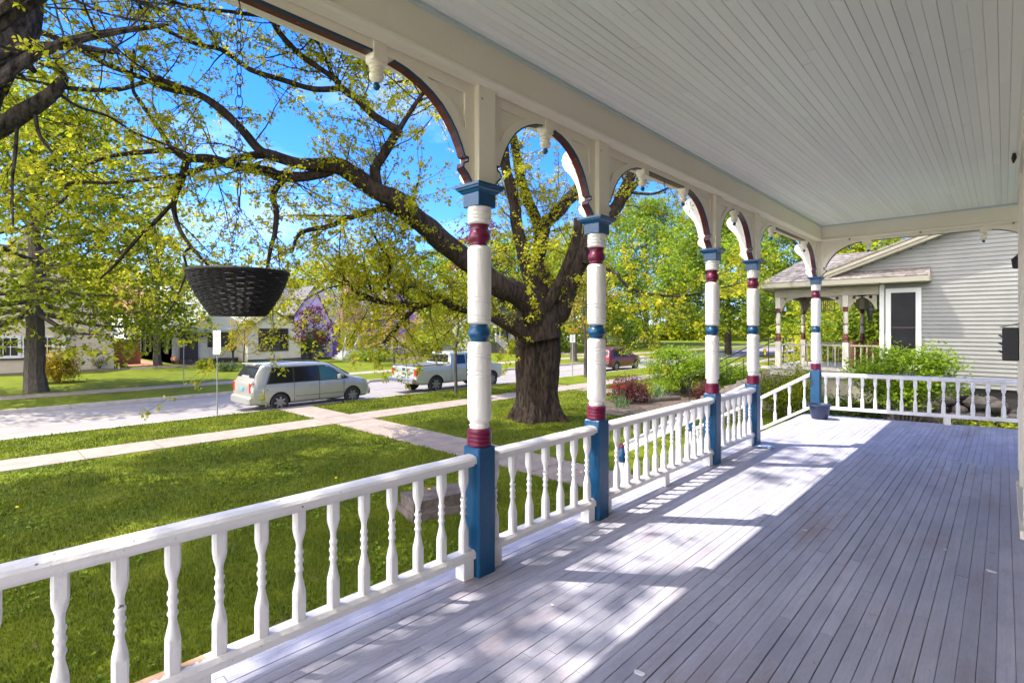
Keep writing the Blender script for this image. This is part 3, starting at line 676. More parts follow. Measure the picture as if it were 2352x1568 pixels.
class Tree:
    def __init__(s, name, label, cat, base, group=None):
        s.r = thing(name, label, cat, base, 0, group); s.base = Vector(base); s.wood = MB(); s.C = []
    def limb(s, pts, n=9, k=5, wob=.0, fin=True):
        q = smooth(pts, k)
        q = [(p - s.base + (noise.noise_vector(p*1.3)*wob*r if wob else Vector((0,0,0))), r*(1+.12*noise.noise(p*2.1)) if wob else r) for p, r in q]
        s.wood.tube([p for p, _ in q], [r for _, r in q], n); return [(p + s.base, r) for p, r in q]
    def grow(s, p, d, L, r, lev, leafstep=.12, up=.1, kids=3, wig=.35, n=4, minr=.0028):
        steps = max(3, int(L/.22)); pts = [p.copy()]; rad = [r]; d = d.normalized()
        for i in range(steps):
            d = (d + Vector((random.gauss(0, wig), random.gauss(0, wig), random.gauss(up, wig)))*.35).normalized()
            p = p + d*(L/steps); pts.append(p.copy()); rad.append(max(minr, r*(1-.75*(i+1)/steps)))
            if lev > 0 and random.random() < kids/steps*1.15:
                s.grow(p, (d + Vector((random.gauss(0,.8), random.gauss(0,.8), random.gauss(.05,.5)))).normalized(), L*random.uniform(.4,.7), rad[-1]*.75, lev-1, leafstep, up, kids, wig, n, minr)
            if lev <= 1:
                m = (L/steps)/leafstep
                for _ in range(int(m) + (random.random() < m % 1)):
                    if random.random() < .25 + .75*(i/steps): s.C.append(p - d*(L/steps)*random.random() + Vector((random.gauss(0,.03), random.gauss(0,.03), random.gauss(-.02,.03))))
        s.C.append(p.copy())
        s.wood.tube([q - s.base for q in pts], rad, n, cap=False)
    def done(s, bark, leaf, n_per, size, droop=.5, extra=None, jit=.02):
        s.wood.build('trunk', bark, s.r, fix=False)
        C = np.array([tuple(c - s.base) for c in s.C]) if s.C else np.zeros((0, 3))
        if extra is not None and len(extra): C = np.vstack([C, extra - np.array(s.base)])
        if len(C):
            V = leaf_polys(C, n_per, size, droop, jit=jit); arr_mesh('crown', V, 4, leaf, s.r)
        return s.r
def T(*pts):
    """(x, y, depth, half width px) picture survey of a limb -> world points with radius"""
    return [(P(x, y, z), hw*z/1200) for x, y, z, hw in pts]

# the big old tree
bt = Tree('old_maple', 'massive old maple with thick dark trunk and spreading limbs beyond the second post', 'tree', G(1235, 962))
Z0 = 16.6
def trunk_mesh():
    """lumpy flaring trunk as one ring-lofted surface"""
    mb = bt.wood; n = 120; rows = []
    prof = [(0,-.1,.90),(0,.0,.87),(0,.12,.81),(0,.3,.76),(.0,.55,.69),(0,.9,.66),(0,1.3,.67),(0,1.7,.70),(0,2.1,.73),(0,2.5,.74),(0,2.9,.74),(0,3.3,.70),(0,3.7,.66),(0,4.1,.60),(0,4.4,.52),(0,4.7,.40),(0,5.0,.2),(0,5.15,.02)]
    zz_ = [p_[1] for p_ in prof]; rr_ = [p_[2] for p_ in prof]; prof = [(0, z, float(np.interp(z, zz_, rr_))) for z in np.arange(-.1, 5.15, .07)]
    for _, z, r in prof:
        ring = []
        for i in range(n):
            a = 2*math.pi*i/n
            flare = max(0, 1-z/.85)**1.6*.30*(max(0, math.sin(a*5+.6+.3*z))**1.6)*(.7+.5*noise.noise(Vector((a*2,0,3))))
            lump = .07*math.sin(a*3+z*.9)+.045*math.sin(a*7-z*1.7)+.05*noise.noise(Vector((math.cos(a)*1.3, math.sin(a)*1.3, z*.8)))+.03*noise.noise(Vector((math.cos(a)*4, math.sin(a)*4, z*2.5)))
            q_ = Vector((math.cos(a)*5.5+z*.25, math.sin(a)*5.5, z*.55)); q2 = Vector((math.cos(a)*13, math.sin(a)*13, z*1.8)); groove = -.05*max(0, math.cos(a*9+2*math.sin(z)))**6 - .055*(1-abs(noise.noise(q_)))**5 + .03*abs(noise.noise(q2)) + .012*noise.noise(q2*2.3)
            rr = r*(1+lump+groove)+flare
            ring.append((rr*math.cos(a)+.03*z-.04, rr*math.sin(a), z))
        rows += ring
    m_ = len(prof)
    mb.add(rows, [(j*n+i, j*n+(i+1)%n, (j+1)*n+(i+1)%n, (j+1)*n+i) for j in range(m_-1) for i in range(n)], 0, True)
trunk_mesh()
BL = {}
BL['core'] = bt.limb(T((1245,780,16.6,46),(1238,735,16.6,47),(1240,700,16.6,40)), 14)
BL['A'] = bt.limb(T((1240,745,16.5,36),(1211,690,16.0,30),(1147,655,15.2,26),(1084,610,14.6,25),(1005,545,14.0,25),(957,500,13.6,24),(905,455,13.2,22),(868,438,13.0,20),(820,408,12.8,20),(780,382,12.6,18),(720,376,12.4,15),(680,372,12.2,13),(612,352,12.0,12)), 12, wob=.3)
BL['A1'] = bt.limb(T((612,352,12.0,12),(595,342,11.9,11),(560,304,11.8,10),(506,253,11.6,9.5),(458,219,11.5,8),(376,185,11.3,6),(362,180,11.2,5.5),(290,202,11,5),(246,207,10.8,4.8),(154,203,10.4,4),(60,182,10.1,3),(-40,170,9.8,2.5)), 8, wob=.4)
BL['A1b'] = bt.limb(T((458,219,11.5,7),(386,205,11.6,6),(342,186,11.5,6),(250,150,11.3,6),(178,109,11.1,7),(79,68,10.9,6.5),(0,34,10.7,5),(-60,20,10.5,4)), 8, wob=.4)
BL['A2'] = bt.limb(T((640,362,12.1,10),(595,355,12,10),(506,376,11.8,8),(427,400,11.6,6),(359,410,11.4,5),(256,419,11.2,4),(160,422,11,4),(150,455,11,3.5),(85,509,10.9,3),(0,536,10.7,2.5)), 7, wob=.4)
BL['A3'] = bt.limb(T((760,388,12.6,14),(700,402,12.5,12),(640,405,12.4,12),(612,395,12.3,11),(533,379,12.1,10),(479,366,12,10),(427,362,11.9,9),(396,345,11.8,7),(342,349,11.7,6),(253,360,11.5,4),(200,380,11.3,3)), 8, wob=.4)
BL['A4'] = bt.limb(T((427,366,11.9,8),(424,380,11.9,8),(410,430,11.8,7),(400,472,11.7,6),(403,500,11.6,5),(413,527,11.5,4.5),(440,568,11.4,4),(480,612,11.3,3),(510,640,11.2,2)), 7, wob=.4)
BL['A5'] = bt.limb(T((440,568,11.4,3),(422,583,11.4,3),(428,621,11.3,2.5),(404,688,11.2,2),(375,729,11.2,1.5)), 5)
BL['A6'] = bt.limb(T((400,465,11.7,5),(366,498,11.6,5),(308,556,11.5,4.5),(264,609,11.4,3.5),(229,640,11.3,2)), 6, wob=.4)
BL['A7'] = bt.limb(T((655,405,12.4,8),(628,448,12.3,7),(635,485,12.2,6.5),(632,533,12.1,6),(622,570,12,5),(612,620,12,3.5),(600,660,12,2)), 7, wob=.4)
BL['A8'] = bt.limb(T((396,345,11.8,5),(380,318,11.8,5),(320,232,11.7,5),(305,205,11.6,4),(302,150,11.5,3.5),(308,115,11.4,3)), 6, wob=.3)
BL['B'] = bt.limb(T((870,440,13,13),(861,390,12.9,12),(878,359,12.8,11),(905,315,12.7,10),(915,301,12.7,9),(864,270,12.5,8.5),(823,232,12.3,8),(782,202,12.2,7.5),(768,181,12.1,7),(725,150,12,6.5),(683,120,11.9,6.5),(639,72,11.7,6),(618,34,11.6,5),(600,-10,11.5,4)), 8, wob=.3)
BL['B1'] = bt.limb(T((915,301,12.7,7),(940,260,12.7,6),(963,226,12.7,5),(980,205,12.6,4),(1010,170,12.5,3)), 6, wob=.3)
BL['B2'] = bt.limb(T((782,203,12.2,7),(721,205,12.1,6.5),(659,188,12,6),(584,164,11.8,5.5),(560,150,11.8,5),(506,113,11.6,5),(455,103,11.5,4.5),(376,68,11.3,4.5),(342,48,11.2,4),(314,0,11.1,3.5),(300,-30,11,3)), 7, wob=.3)
BL['B3'] = bt.limb(T((655,95,11.8,5),(618,45,11.7,4.5),(560,32,11.6,4.5),(461,20,11.4,4),(376,0,11.2,3.5),(330,-15,11,3)), 6, wob=.3)
BL['B4'] = bt.limb(T((768,181,12.1,5),(735,110,12.1,4),(705,60,12,3),(690,20,12,2)), 5, wob=.3)
BL['C'] = bt.limb(T((990,545,14,16),(950,510,13.8,14),(910,485,13.6,9),(881,479,13.5,7.5),(827,492,13.3,7),(755,520,13.1,6),(690,536,12.9,4.5),(670,580,12.8,3)), 7, wob=.3)
BL['D'] = bt.limb(T((1215,775,16.3,22),(1180,752,16,20),(1147,733,15.8,16),(1110,718,15.6,13),(1068,709,15.4,11),(1034,700,15.2,9.5),(1006,687,15,9),(962,702,14.8,9),(913,697,14.6,7.5),(876,692,14.4,7),(827,675,14.2,6),(800,651,14.1,4),(770,610,14,2.5)), 8, wob=.4)
BL['D1'] = bt.limb(T((955,703,14.8,7),(925,735,14.7,6),(900,765,14.6,5),(880,790,14.5,4)), 6, wob=.3)
BL['D2'] = bt.limb(T((895,694,14.5,4),(893,650,14.5,4),(895,600,14.4,3.5),(870,560,14.4,3),(850,520,14.3,2)), 6, wob=.3)
BL['D3'] = bt.limb(T((876,692,14.4,3),(845,650,14.3,3),(835,600,14.2,2.5)), 5, wob=.3)
BL['D4'] = bt.limb(T((1000,690,15,3),(950,660,14.9,2.5),(905,668,14.8,2),(840,650,14.6,2),(760,660,14.4,2),(700,690,14.3,1.5)), 5, wob=.3)
BL['E'] = bt.limb(T((1243,720,16.6,22),(1238,690,16.6,19),(1208,614,16.5,15),(1192,535,16.4,14),(1179,456,16.3,13),(1163,392,16.2,12),(1158,345,16,11),(1150,280,15.8,10),(1130,200,15.5,8),(1100,120,15.2,6)), 9, wob=.3)
BL['F'] = bt.limb(T((1237,700,17,20),(1236,621,17.2,16),(1239,567,17.3,15),(1230,503,17.4,13),(1211,456,17.4,12),(1195,408,17.4,11),(1185,345,17.4,10),(1175,280,17.4,8),(1180,200,17.4,6)), 9, wob=.3)
BL['G'] = bt.limb(T((1240,590,17.3,14),(1250,522,17.6,15),(1274,497,17.8,15),(1322,440,18.2,14),(1370,395,18.5,12),(1400,330,18.8,10),(1420,260,19,7)), 9, wob=.3)
BL['H'] = bt.limb(T((1250,710,16.2,16),(1268,680,16,13),(1290,630,15.8,11),(1319,567,15.6,11),(1326,500,15.5,10)), 9, wob=.3)
BL['I'] = bt.limb(T((1262,740,16.8,24),(1288,715,16.9,22),(1306,662,17,21),(1338,583,17.1,19),(1360,530,17.2,17),(1417,478,17.4,15),(1430,440,17.5,13),(1450,400,17.6,11),(1460,340,17.7,9),(1490,270,17.8,7)), 10, wob=.3)
BL['I1'] = bt.limb(T((1417,487,17.4,9),(1445,440,17.5,7),(1471,408,17.6,5.5),(1510,350,17.8,4)), 7, wob=.3)
BL['J'] = bt.limb(T((1330,600,17,5),(1400,620,15.5,4),(1440,655,14.5,3.5),(1480,672,14,3),(1560,680,13.5,2.5),(1640,665,13.2,2),(1700,650,13,1.4)), 5, wob=.3)
BL['K'] = bt.limb(T((1440,440,17.5,4),(1500,445,15.8,3),(1560,420,15,2.4),(1600,405,14.6,1.6)), 5, wob=.3)
def sprout(tr, names, dens, L=(1.0, 2.4), lev=1, up=.05, leafstep=.16, kids=3, src=BL, t0=.0):
    for nm in names:
        q = src[nm]; ln = sum((q[i+1][0]-q[i][0]).length for i in range(len(q)-1))
        for _ in range(int(ln*dens)):
            i = random.randrange(int(len(q)*t0), len(q)-1); p, r = q[i]; ax_ = (q[i+1][0]-p).normalized()
            d = (ax_*.6 + Vector((random.gauss(0,1), random.gauss(0,1), random.gauss(.1,.8))).normalized()).normalized()
            tr.grow(p, d, random.uniform(*L), max(.004, min(r*.35, .018)), lev, leafstep, up, kids)
sprout(bt, ['A1','A1b','A2','A3','A4','A6','A7','A8','B2','B3','C','D1','D2','D3','B1','B4'], 2.5, (.8, 2.4), 1, .05, .15)
sprout(bt, ['B','B1','C','B3','A7'], 1.6, (1.3, 3.0), 1, .0, .14, 5)
sprout(bt, ['D','D1','D2','D3','D4'], 3.2, (.8, 2.6), 1, .0, .14, 4)
sprout(bt, ['B','D','D4','A5','J','K','I1'], 3.6, (.6, 2.0), 1, .05, .15)
sprout(bt, ['E','F','G','I'], 4.5, (.5, 2.2), 1, .1, .14, t0=.15)
sprout(bt, ['A'], 2.2, (.5, 2.4), 1, .05, .15, 4)
# higher and street-side canopy that shades the lawn, out of the frame above
for i in range(14):
    a = R(random.uniform(0, 360)); s0 = P(1180, 250, 16.5); e = s0 + Vector((5.2*math.cos(a), 5.2*math.sin(a), random.uniform(1, 4.5)))
    BL['up%d' % i] = bt.limb([(s0, .12), ((s0+e)/2+Vector((0,0,.6)), .08), (e, .03)], 6, wob=.3)
    sprout(bt, ['up%d' % i], 3.0, (.8, 2.2), 1, .1, .22, t0=.3)
bt.done(M['moss'], M['tlight'], 8, .080, .45, jit=.045)

# second tree whose trunk stands left of the frame
nb = Vector((-9.6, -1.6, 0)); t2 = Tree('near_maple', 'dark tree trunk and limb reaching in at the top left corner', 'tree', nb)
NL = {}
NL['t'] = t2.limb([(nb+Vector((0,0,-.1)), .42), (nb+Vector((0,0,1)), .34), (nb+Vector((.1,.1,3.4)), .30)]+T((-190,480,7.2,55),(-95,330,7.0,46),(-25,190,6.8,40),(22,110,6.8,37),(48,30,6.9,35),(58,-50,7.0,33),(80,-200,7.2,27),(100,-360,7.4,18)), 18, wob=.55)
NL['u'] = t2.limb(T((-120,390,7.1,27),(-60,320,7.0,24),(0,287,6.9,20),(40,266,6.9,19),(80,248,6.9,17),(120,222,6.9,14),(141,197,6.9,12),(147,180,6.95,10),(132,158,7.0,9.5),(112,150,7.05,8),(100,146,7.1,7)), 14, k=7, wob=.9)
NL['v'] = t2.limb(T((145,200,6.9,6),(165,203,7.0,5),(230,206,7.4,4),(300,200,8,3)), 6)
NL['w'] = t2.limb(T((0,215,6.8,12),(30,160,6.8,10),(60,150,6.8,9),(80,165,6.9,6)), 7)
NL['x1'] = t2.limb(T((135,215,6.9,4),(180,245,7.2,3.5),(250,268,7.6,3),(310,305,8.0,3),(370,328,8.4,2.5),(440,355,8.8,2)), 6)
NL['x2'] = t2.limb(T((80,258,6.9,5),(90,310,6.9,4),(120,350,7,3)), 5)
NL['x3'] = t2.limb(T((40,270,6.9,4),(35,350,6.9,4),(28,420,6.9,3),(30,520,6.9,2)), 5)
for i in range(16):
    a = R(random.uniform(-35, 200)); s0 = nb+Vector((.5,1,random.uniform(4.5,7.5))); e = s0 + Vector((5.4*math.cos(a)*random.uniform(.5,1), 4.6*math.sin(a)*random.uniform(.4,1), random.uniform(1.2, 5)))
    NL['c%d' % i] = t2.limb([(s0, .10), ((s0+e)/2+Vector((0,0,.5)), .06), (e, .025)], 6, wob=.3)
sprout(t2, [k for k in NL if k[0] == 'c'], 1.5, (.8, 2.0), 1, .1, .30, src=NL, t0=.35)
sprout(t2, ['t','u'], 1.0, (.3, .9), 1, .05, .14, src=NL, t0=.45)
sprout(t2, ['v','w','x1','x2','x3'], 2.2, (.4, 1.1), 1, .05, .16, src=NL)
g_ = np.random.default_rng(77); E = []  # unseen leaf clumps added above the frame to shade lawn and deck
for i in range(66):
    c = np.array([g_.uniform(-20, -8.5), g_.uniform(-5.5, 6.5), g_.uniform(10.6, 13.5)]) if i < 54 else np.array([g_.uniform(-10.5, -7), g_.uniform(-5.0, 2.5), g_.uniform(11.5, 14.5)])
    c[2] = max(c[2], 4.4+.68*max(0, CT*c[1]-ST*c[0]))
    k = 820 if i < 54 else 190; v = g_.normal(0, 1, (k, 3)); v /= np.linalg.norm(v, axis=1)[:, None]
    E.append(c + v*g_.uniform(.2, 1, (k, 1))*np.array([1.5, 1.5, .5])*g_.uniform(.6, 1.15)); t2.limb([(nb+Vector((.2,.3,9.3)), .05), ((nb+Vector((.2,.3,9.3)))*.5+Vector(c)*.5+Vector((0,0,.3)), .03), (Vector(c), .008)], 5, k=4)
t2.wood.build('trunk', M['bark'], t2.r, fix=False); B_ = np.array(nb)
CC = np.array([tuple(c) for c in t2.C]); near_ = (CC[:, 1] > -.5) & (CC[:, 2] < 9)
V_ = np.vstack([leaf_polys(CC[near_]-B_, 7, .055, .5, jit=.03), leaf_polys(CC[~near_]-B_, 5, .10, .4, jit=.05)])
arr_mesh('crown', V_, 4, M['tlight'], t2.r); arr_mesh('shade_crown', leaf_polys(np.vstack(E)-B_, 5, .115, .3, jit=.05), 4, M['tmid'], t2.r)

def crown_tree(name, label, base, h, rad, trunk_r, leaf, bark, seed, n=2600, size=.2, n_per=4, ch=.3, cat='tree', group='trees across and along the street', flat=1.0, clear=.25, lean=0, blobs=26, sparse=.55):
    """tapered trunk, limbs running to clumps, leaves spread through each clump"""
    rs = random.getstate(); random.seed(seed); g = np.random.default_rng(seed)
    base = Vector(base); tr = Tree(name, label, cat, base, group)
    top = base + Vector((lean, 0, h*.8))
    fork = base + Vector((lean*.3, 0, h*clear))
    tr.limb([(base-Vector((0,0,.1)), trunk_r*1.35), (base+Vector((0,0,.5)), trunk_r*1.02), (fork, trunk_r*.8), ((fork+top)/2+Vector((random.uniform(-.3,.3),0,0)), trunk_r*.5), (top, trunk_r*.12)], 9, wob=.3)
    pts = []
    for b in range(blobs):
        a = 2*math.pi*(b*.618+random.random()*.2); f = (b+.5)/blobs
        z = h*(ch + (1-ch)*f*.93); env = math.sin(math.pi*min(.98, .16+.84*f)**.8)**.62
        rr = rad*env*random.uniform(.45, .98)
        c = base + Vector((lean*f + rr*math.cos(a), rr*math.sin(a), z))
        br = rad*random.uniform(.26, .42)
        s0 = fork + (top-fork)*max(0, min(1, f*.8-.05))
        mid = s0*.5+c*.5+Vector((0,0,-.06*rad))
        tr.limb([(s0, trunk_r*.32*(1-f*.6)), (mid, trunk_r*.2*(1-f*.5)), (c, .012)], 5, k=4)
        k = max(8, int(n/blobs)); v = g.normal(0, 1, (k, 3)); v /= np.linalg.norm(v, axis=1)[:, None]
        r_ = g.uniform(sparse, 1.0, (k, 1))**.7
        pts.append(np.array(c) + v*r_*br*np.array([1.15, 1.15, .62*flat]))
        for _ in range(3):
            q = c + Vector((random.gauss(0,.6), random.gauss(0,.6), random.gauss(0,.4)))*br
            tr.limb([(mid*.4+c*.6, .02), (q, .006)], 4, k=2)
    E = np.vstack(pts); tr.done(bark, leaf, n_per, size, .35, E, jit=size*.35); random.setstate(rs); return tr.r

# trees across the street, left to right
crown_tree('street_tree', 'thick grey trunked maple on the far lawn at left, its dense crown yellow and green', G(80, 899), 15, 6.6, .42, M['tmid'], M['bark2'], 3, 9500, .21, 4, .17, blobs=46, sparse=.3)
crown_tree('street_tree', 'slim tree standing in front of the cream cottage, left of the hanging basket', G(361, 839), 14, 4.0, .28, M['tlight'], M['bark2'], 5, 2600, .17, 4, .2, blobs=30)
crown_tree('street_tree', 'small tree on the verge in front of the pickup truck', G(1047, 903), 5.6, 2.0, .075, M['tmid'], M['bark2'], 6, 900, .14, 4, .38, blobs=16, clear=.35)
crown_tree('street_tree', 'thin young tree on the verge behind the second post, beside the sign pole', G(1345, 866), 8.2, 1.6, .11, M['tgold'], M['bark2'], 8, 900, .12, 3, .30, blobs=18)
crown_tree('street_tree', 'slim tree on the far lawn between the old maple and the second post', G(1318, 829), 13, 3.2, .30, M['tmid'], M['bark2'], 9, 1200, .25, 4, .2, blobs=22)
crown_tree('big_maple', 'large bright green maple beyond the maroon car, with trunk at the white house', G(1484, 790), 27, 10.5, .52, M['tgreen'], M['bark2'], 12, 12000, .36, 4, .16, blobs=48, sparse=.3)
crown_tree('big_maple', 'tall dark trunked maple filling the view between third and fourth posts', G(1672, 812), 20, 8.5, .40, M['tgreen'], M['bark'], 13, 12000, .30, 4, .17, blobs=46, sparse=.3)
crown_tree('big_maple', 'green maple behind the neighbouring porch roof', P(1850, 775, 44)*1+Vector((0,0,-CAMZ+23*44/1200)), 17, 6.5, .34, M['tgreen'], M['bark'], 14, 8000, .24, 4, .17, blobs=34, sparse=.3)
crown_tree('big_maple', 'green tree seen above the gable of the neighbouring house', (-1.5, 44, 0), 13.0, 5.5, .3, M['tgreen'], M['bark'], 15, 4500, .27, 4, .3, blobs=26)
crown_tree('big_maple', 'shaded tree seen through the neighbouring porch at right', (-6.5, 36, 0), 9, 3.6, .3, M['tmid'], M['bark'], 16, 1700, .26, 4, .15, blobs=24)
crown_tree('purple_leaf_tree', 'purple leaved tree rising behind the old maple trunk', G(1110, 806), 17, 4.6, .3, M['tred'], M['bark'], 17, 1500, .3, 4, .35, blobs=20)
crown_tree('purple_leaf_tree', 'small purple leaved tree at the right corner of the cream cottage', G(722, 830), 5.0, 1.7, .12, M['tred'], M['bark'], 18, 420, .18, 4, .35, blobs=12)
crown_tree('garden_tree', 'small yellow green willow-like tree left of the pickup truck', G(905, 838), 5.2, 2.4, .08, M['tgold'], M['bark2'], 19, 1300, .15, 4, .28, blobs=20, cat='tree')
crown_tree('garden_tree', 'small orange tinged tree in front of the cottage window', G(560, 846), 4.2, 1.5, .06, M['tgold'], M['bark2'], 20, 420, .11, 4, .3, blobs=12)
bgl = [(-120,14,6,'tmid'),(150,15,7,'tmid'),(270,12,5.5,'tlight'),(430,10.5,5,'tmid'),(520,9.5,5,'tgreen'),(640,11,5,'tlight'),(760,12,6,'tmid'),(880,13.5,6,'tmid'),(990,15,6.5,'tgreen'),(1080,16,7,'tmid'),(1190,15,7,'tgreen'),(1290,16,7,'tmid'),(1390,15,7,'tgreen')]
pos = ['beyond the far left edge of the street','behind the stucco house at left','between the two left houses','behind the left end of the cream cottage','behind the cream cottage chimney side','behind the right gable of the cream cottage','behind the left end of the lilac house','behind the middle of the lilac house','behind the right end of the lilac house','left of the grey house with white steps','behind the grey house with white steps','right of the grey house, behind the old maple','left of the far white house']
for i, (x, h, rd, l) in enumerate(bgl):
    z = 74+8*math.sin(i*1.7); p = P(x, 752, z); p.z = 0
    crown_tree('background_tree', 'leafy tree '+pos[i], p, h*1.02, rd*1.25, .28, M[l], M['bark'], 40+i, 3200, .36, 4, .08, blobs=26, group='trees behind the houses across the street', sparse=.4)

# shrubs
def shrub(name, label, base, rx, ry, h, leaf, seed, n=2500, size=.08, stems=10, flat=.25, bark='bark2', group='garden shrubs', cat='shrub', n_per=3, droop=.2, lo=.12):
    rs = random.getstate(); random.seed(seed); g = np.random.default_rng(seed)
    base = Vector(base); tr = Tree(name, label, cat, base, group); pts = []
    for i in range(stems):
        a = 2*math.pi*(i+random.random()*.6)/stems; f = random.uniform(.35, 1)
        e = base + Vector((rx*f*math.cos(a), ry*f*math.sin(a), h*(1-.55*f*f)*random.uniform(.8, 1)))
        tr.limb([(base+Vector((.08*rx*math.cos(a), .08*ry*math.sin(a), 0)), .016+h*.006), (base*.55+e*.45+Vector((0,0,h*.12)), .013), (e, .005)], 5, k=4)
        for _ in range(4):
            q = base*.3+e*.7+Vector((random.gauss(0,.22)*rx, random.gauss(0,.22)*ry, random.gauss(.05,.12)*h)); tr.limb([(base*.5+e*.5, .008), (q, .004)], 4, k=2)
    k = max(6, n//26)
    for b in range(26):
        a = 2*math.pi*(b*.618); f = math.sqrt((b+.5)/26); zz = h*(lo+(1-lo)*random.uniform(.25, 1)*(1-.45*f*f))
        c = np.array(base)+np.array([rx*.86*f*math.cos(a), ry*.86*f*math.sin(a), zz])
        pts.append(c + g.normal(0, 1, (k, 3))*np.array([rx*.20, ry*.20, h*flat*.42]))
    E = np.vstack(pts); E = E[E[:, 2] > .05]
    tr.done(M[bark], M[leaf], n_per, size, droop, E, jit=size*.3); random.setstate(rs); return tr.r
flat_blob('flower_bed', G(1530, 925), 2.6, 3.6, M['mulch'])
flat_blob('flower_bed', (-2.2, 17.3, 0), 2.3, 1.9, M['mulch'])
flat_blob('flower_bed', (-46.3, 8, 0), .8, 9, M['mulch'], h=.08)
flat_blob('flower_bed', (-41.5, 30, 0), 2.2, 6, M['mulch'], h=.1)
shrub('burning_bush', 'bright green spreading shrub with layered twigs between the second and third posts', G(1574, 905), 1.75, 1.75, 2.15, 'tbush', 1, 5200, .085, 22, .16, n_per=3, droop=.05)
shrub('burning_bush', 'darker green layered shrub between the third and fourth posts', G(1690, 905), 1.1, 1.3, 1.75, 'tbush', 2, 2400, .08, 14, .16, droop=.05)
shrub('burning_bush', 'feathery green shrub in front of the siding and dark window at right', (-1.95, 17.3, 0), 1.2, .9, 2.7, 'tbush', 3, 4600, .075, 20, .14, droop=.0, lo=.3)
shrub('barberry', 'dark purple shrub behind the red flowers', G(1446, 926), .85, .85, .95, 'tred', 4, 1900, .06, 14, .5)
shrub('barberry', 'low purple shrub under the bright layered shrub', G(1622, 922), .6, .6, .7, 'tred', 5, 900, .055, 10, .5)
shrub('garden_shrub', 'leafy shrub below the left end of the neighbouring porch', G(1812, 962), .95, .8, 1.9, 'tmid', 6, 2300, .07, 14, .3)
shrub('garden_shrub', 'leafy shrub in the shade beside the corner post', G(1765, 940), .8, .8, 1.2, 'tdark', 7, 1300, .07, 12, .3)
shrub('garden_shrub', 'dark shrub beneath the siding at the foot of the neighbouring porch', (-3.4, 17.6, 0), 1.0, .6, 1.0, 'tdark', 8, 1100, .08, 10, .3)
shrub('forsythia', 'rounded yellow bush beside the thick trunk at far left', G(132, 878), .95, .95, 1.65, 'tgold', 9, 2200, .09, 12, .45)
shrub('garden_shrub', 'thin bare shrub against the stucco wall at left', G(228, 848), .8, .5, 1.0, 'tdark', 10, 120, .06, 14, .3)
shrub('garden_shrub', 'low round shrub at the left end of the cottage bed', G(470, 845), .8, .6, .6, 'tmid', 11, 600, .09, 8, .4)
shrub('garden_shrub', 'low round shrub by the steps of the cottage', G(520, 852), 1.0, .7, .55, 'tdark', 12, 600, .09, 8, .4)
shrub('garden_shrub', 'bush in front of the lilac wall, left of the white stairs', G(722, 824), 1.6, 1.2, 3.2, 'tdark', 13, 1500, .13, 10, .4)
shrub('garden_shrub', 'round bush between the white stair rails of the lilac house', G(803, 822), 1.3, 1.0, 2.6, 'tmid', 14, 1100, .13, 10, .4)
shrub('garden_shrub', 'low green planting at the foot of the lilac house', G(855, 828), 3.0, 1.6, .9, 'tgreen', 15, 1600, .14, 10, .4)
shrub('garden_shrub', 'tall green hedge bush right of the yellow willow-like tree', G(980, 818), 2.6, 2.2, 2.6, 'tmid', 16, 1800, .18, 10, .4)
shrub('garden_shrub', 'clipped round bush in front of the far white house', G(1432, 788), 3.0, 3.0, 3.8, 'tmid', 17, 1600, .3, 8, .5)
shrub('garden_shrub', 'green bush beside the white steps of the grey house', G(1192, 812), 1.3, 1.3, 2.0, 'tmid', 18, 700, .18, 8, .4)
shrub('garden_shrub', 'bright bush seen through the neighbouring porch at its right side', (-4.2, 27.5, 0), 2.6, 1.6, 4.4, 'tgreen', 19, 2600, .16, 10, .4)
shrub('garden_shrub', 'pale blossoming bush seen through the neighbouring porch middle', (-6.4, 30, 0), 2.0, 1.6, 4.2, 'tlight', 20, 1400, .16, 10, .4)
shrub('garden_shrub', 'low dark plants against the stones at the right end of the far balustrade', (1.6, 17.9, 0), 1.6, .7, .8, 'tdark', 31, 1200, .09, 10, .3)
shrub('garden_shrub', 'low leafy plants under the middle of the far balustrade', (-.2, 17.2, 0), 1.1, .8, .75, 'tmid', 32, 900, .09, 10, .3)
# blade-leaved plants and red flowers
def blades(name, label, base, n, h, wd, leaf, spread=.22, seed=0, cat='plant', group='bladed garden plants'):
    g = np.random.default_rng(seed); r = thing(name, label, cat, base, 0, group)
    a = g.uniform(0, 2*np.pi, n); t = g.uniform(.1, .75, n); hh = h*g.uniform(.6, 1.1, n)
    b = np.stack([g.normal(0, spread, n), g.normal(0, spread, n), np.zeros(n)], 1)
    d = np.stack([np.cos(a)*np.sin(t), np.sin(a)*np.sin(t), np.cos(t)], 1); s = np.stack([-np.sin(a), np.cos(a), 0*a], 1)*wd
    tip = b + d*hh[:, None]; m = b + d*hh[:, None]*.55 + np.array([0, 0, .03])
    V = np.stack([b-s*.7, b+s*.7, m+s, tip, m-s], 1); arr_mesh('leaves', V, 5, leaf, r); return r
blades('iris', 'clump of pale bladed leaves beside the dark purple shrub', G(1506, 915), 60, .75, .02, M['iris'], .22, 1)
blades('iris', 'bladed leaves at the left of the purple shrub, in the mulch', G(1425, 936), 50, .5, .016, M['iris'], .2, 2)
for i, (x, y, lab) in enumerate([(2060,960,'bladed leaves behind the far balustrade, second clump from the corner post'),(2130,955,'bladed leaves behind the middle of the far balustrade'),(1940,965,'bladed leaves just right of the corner post'),(2215,950,'bladed leaves behind the right half of the far balustrade')]):
    blades('iris', lab, G(x, y), 45, .7, .018, M['iris'], .2, 10+i)
g_ = np.random.default_rng(5)
rt = thing('tulips', 'cluster of red flowers in front of the dark purple shrub', 'flowers', G(1422, 938))
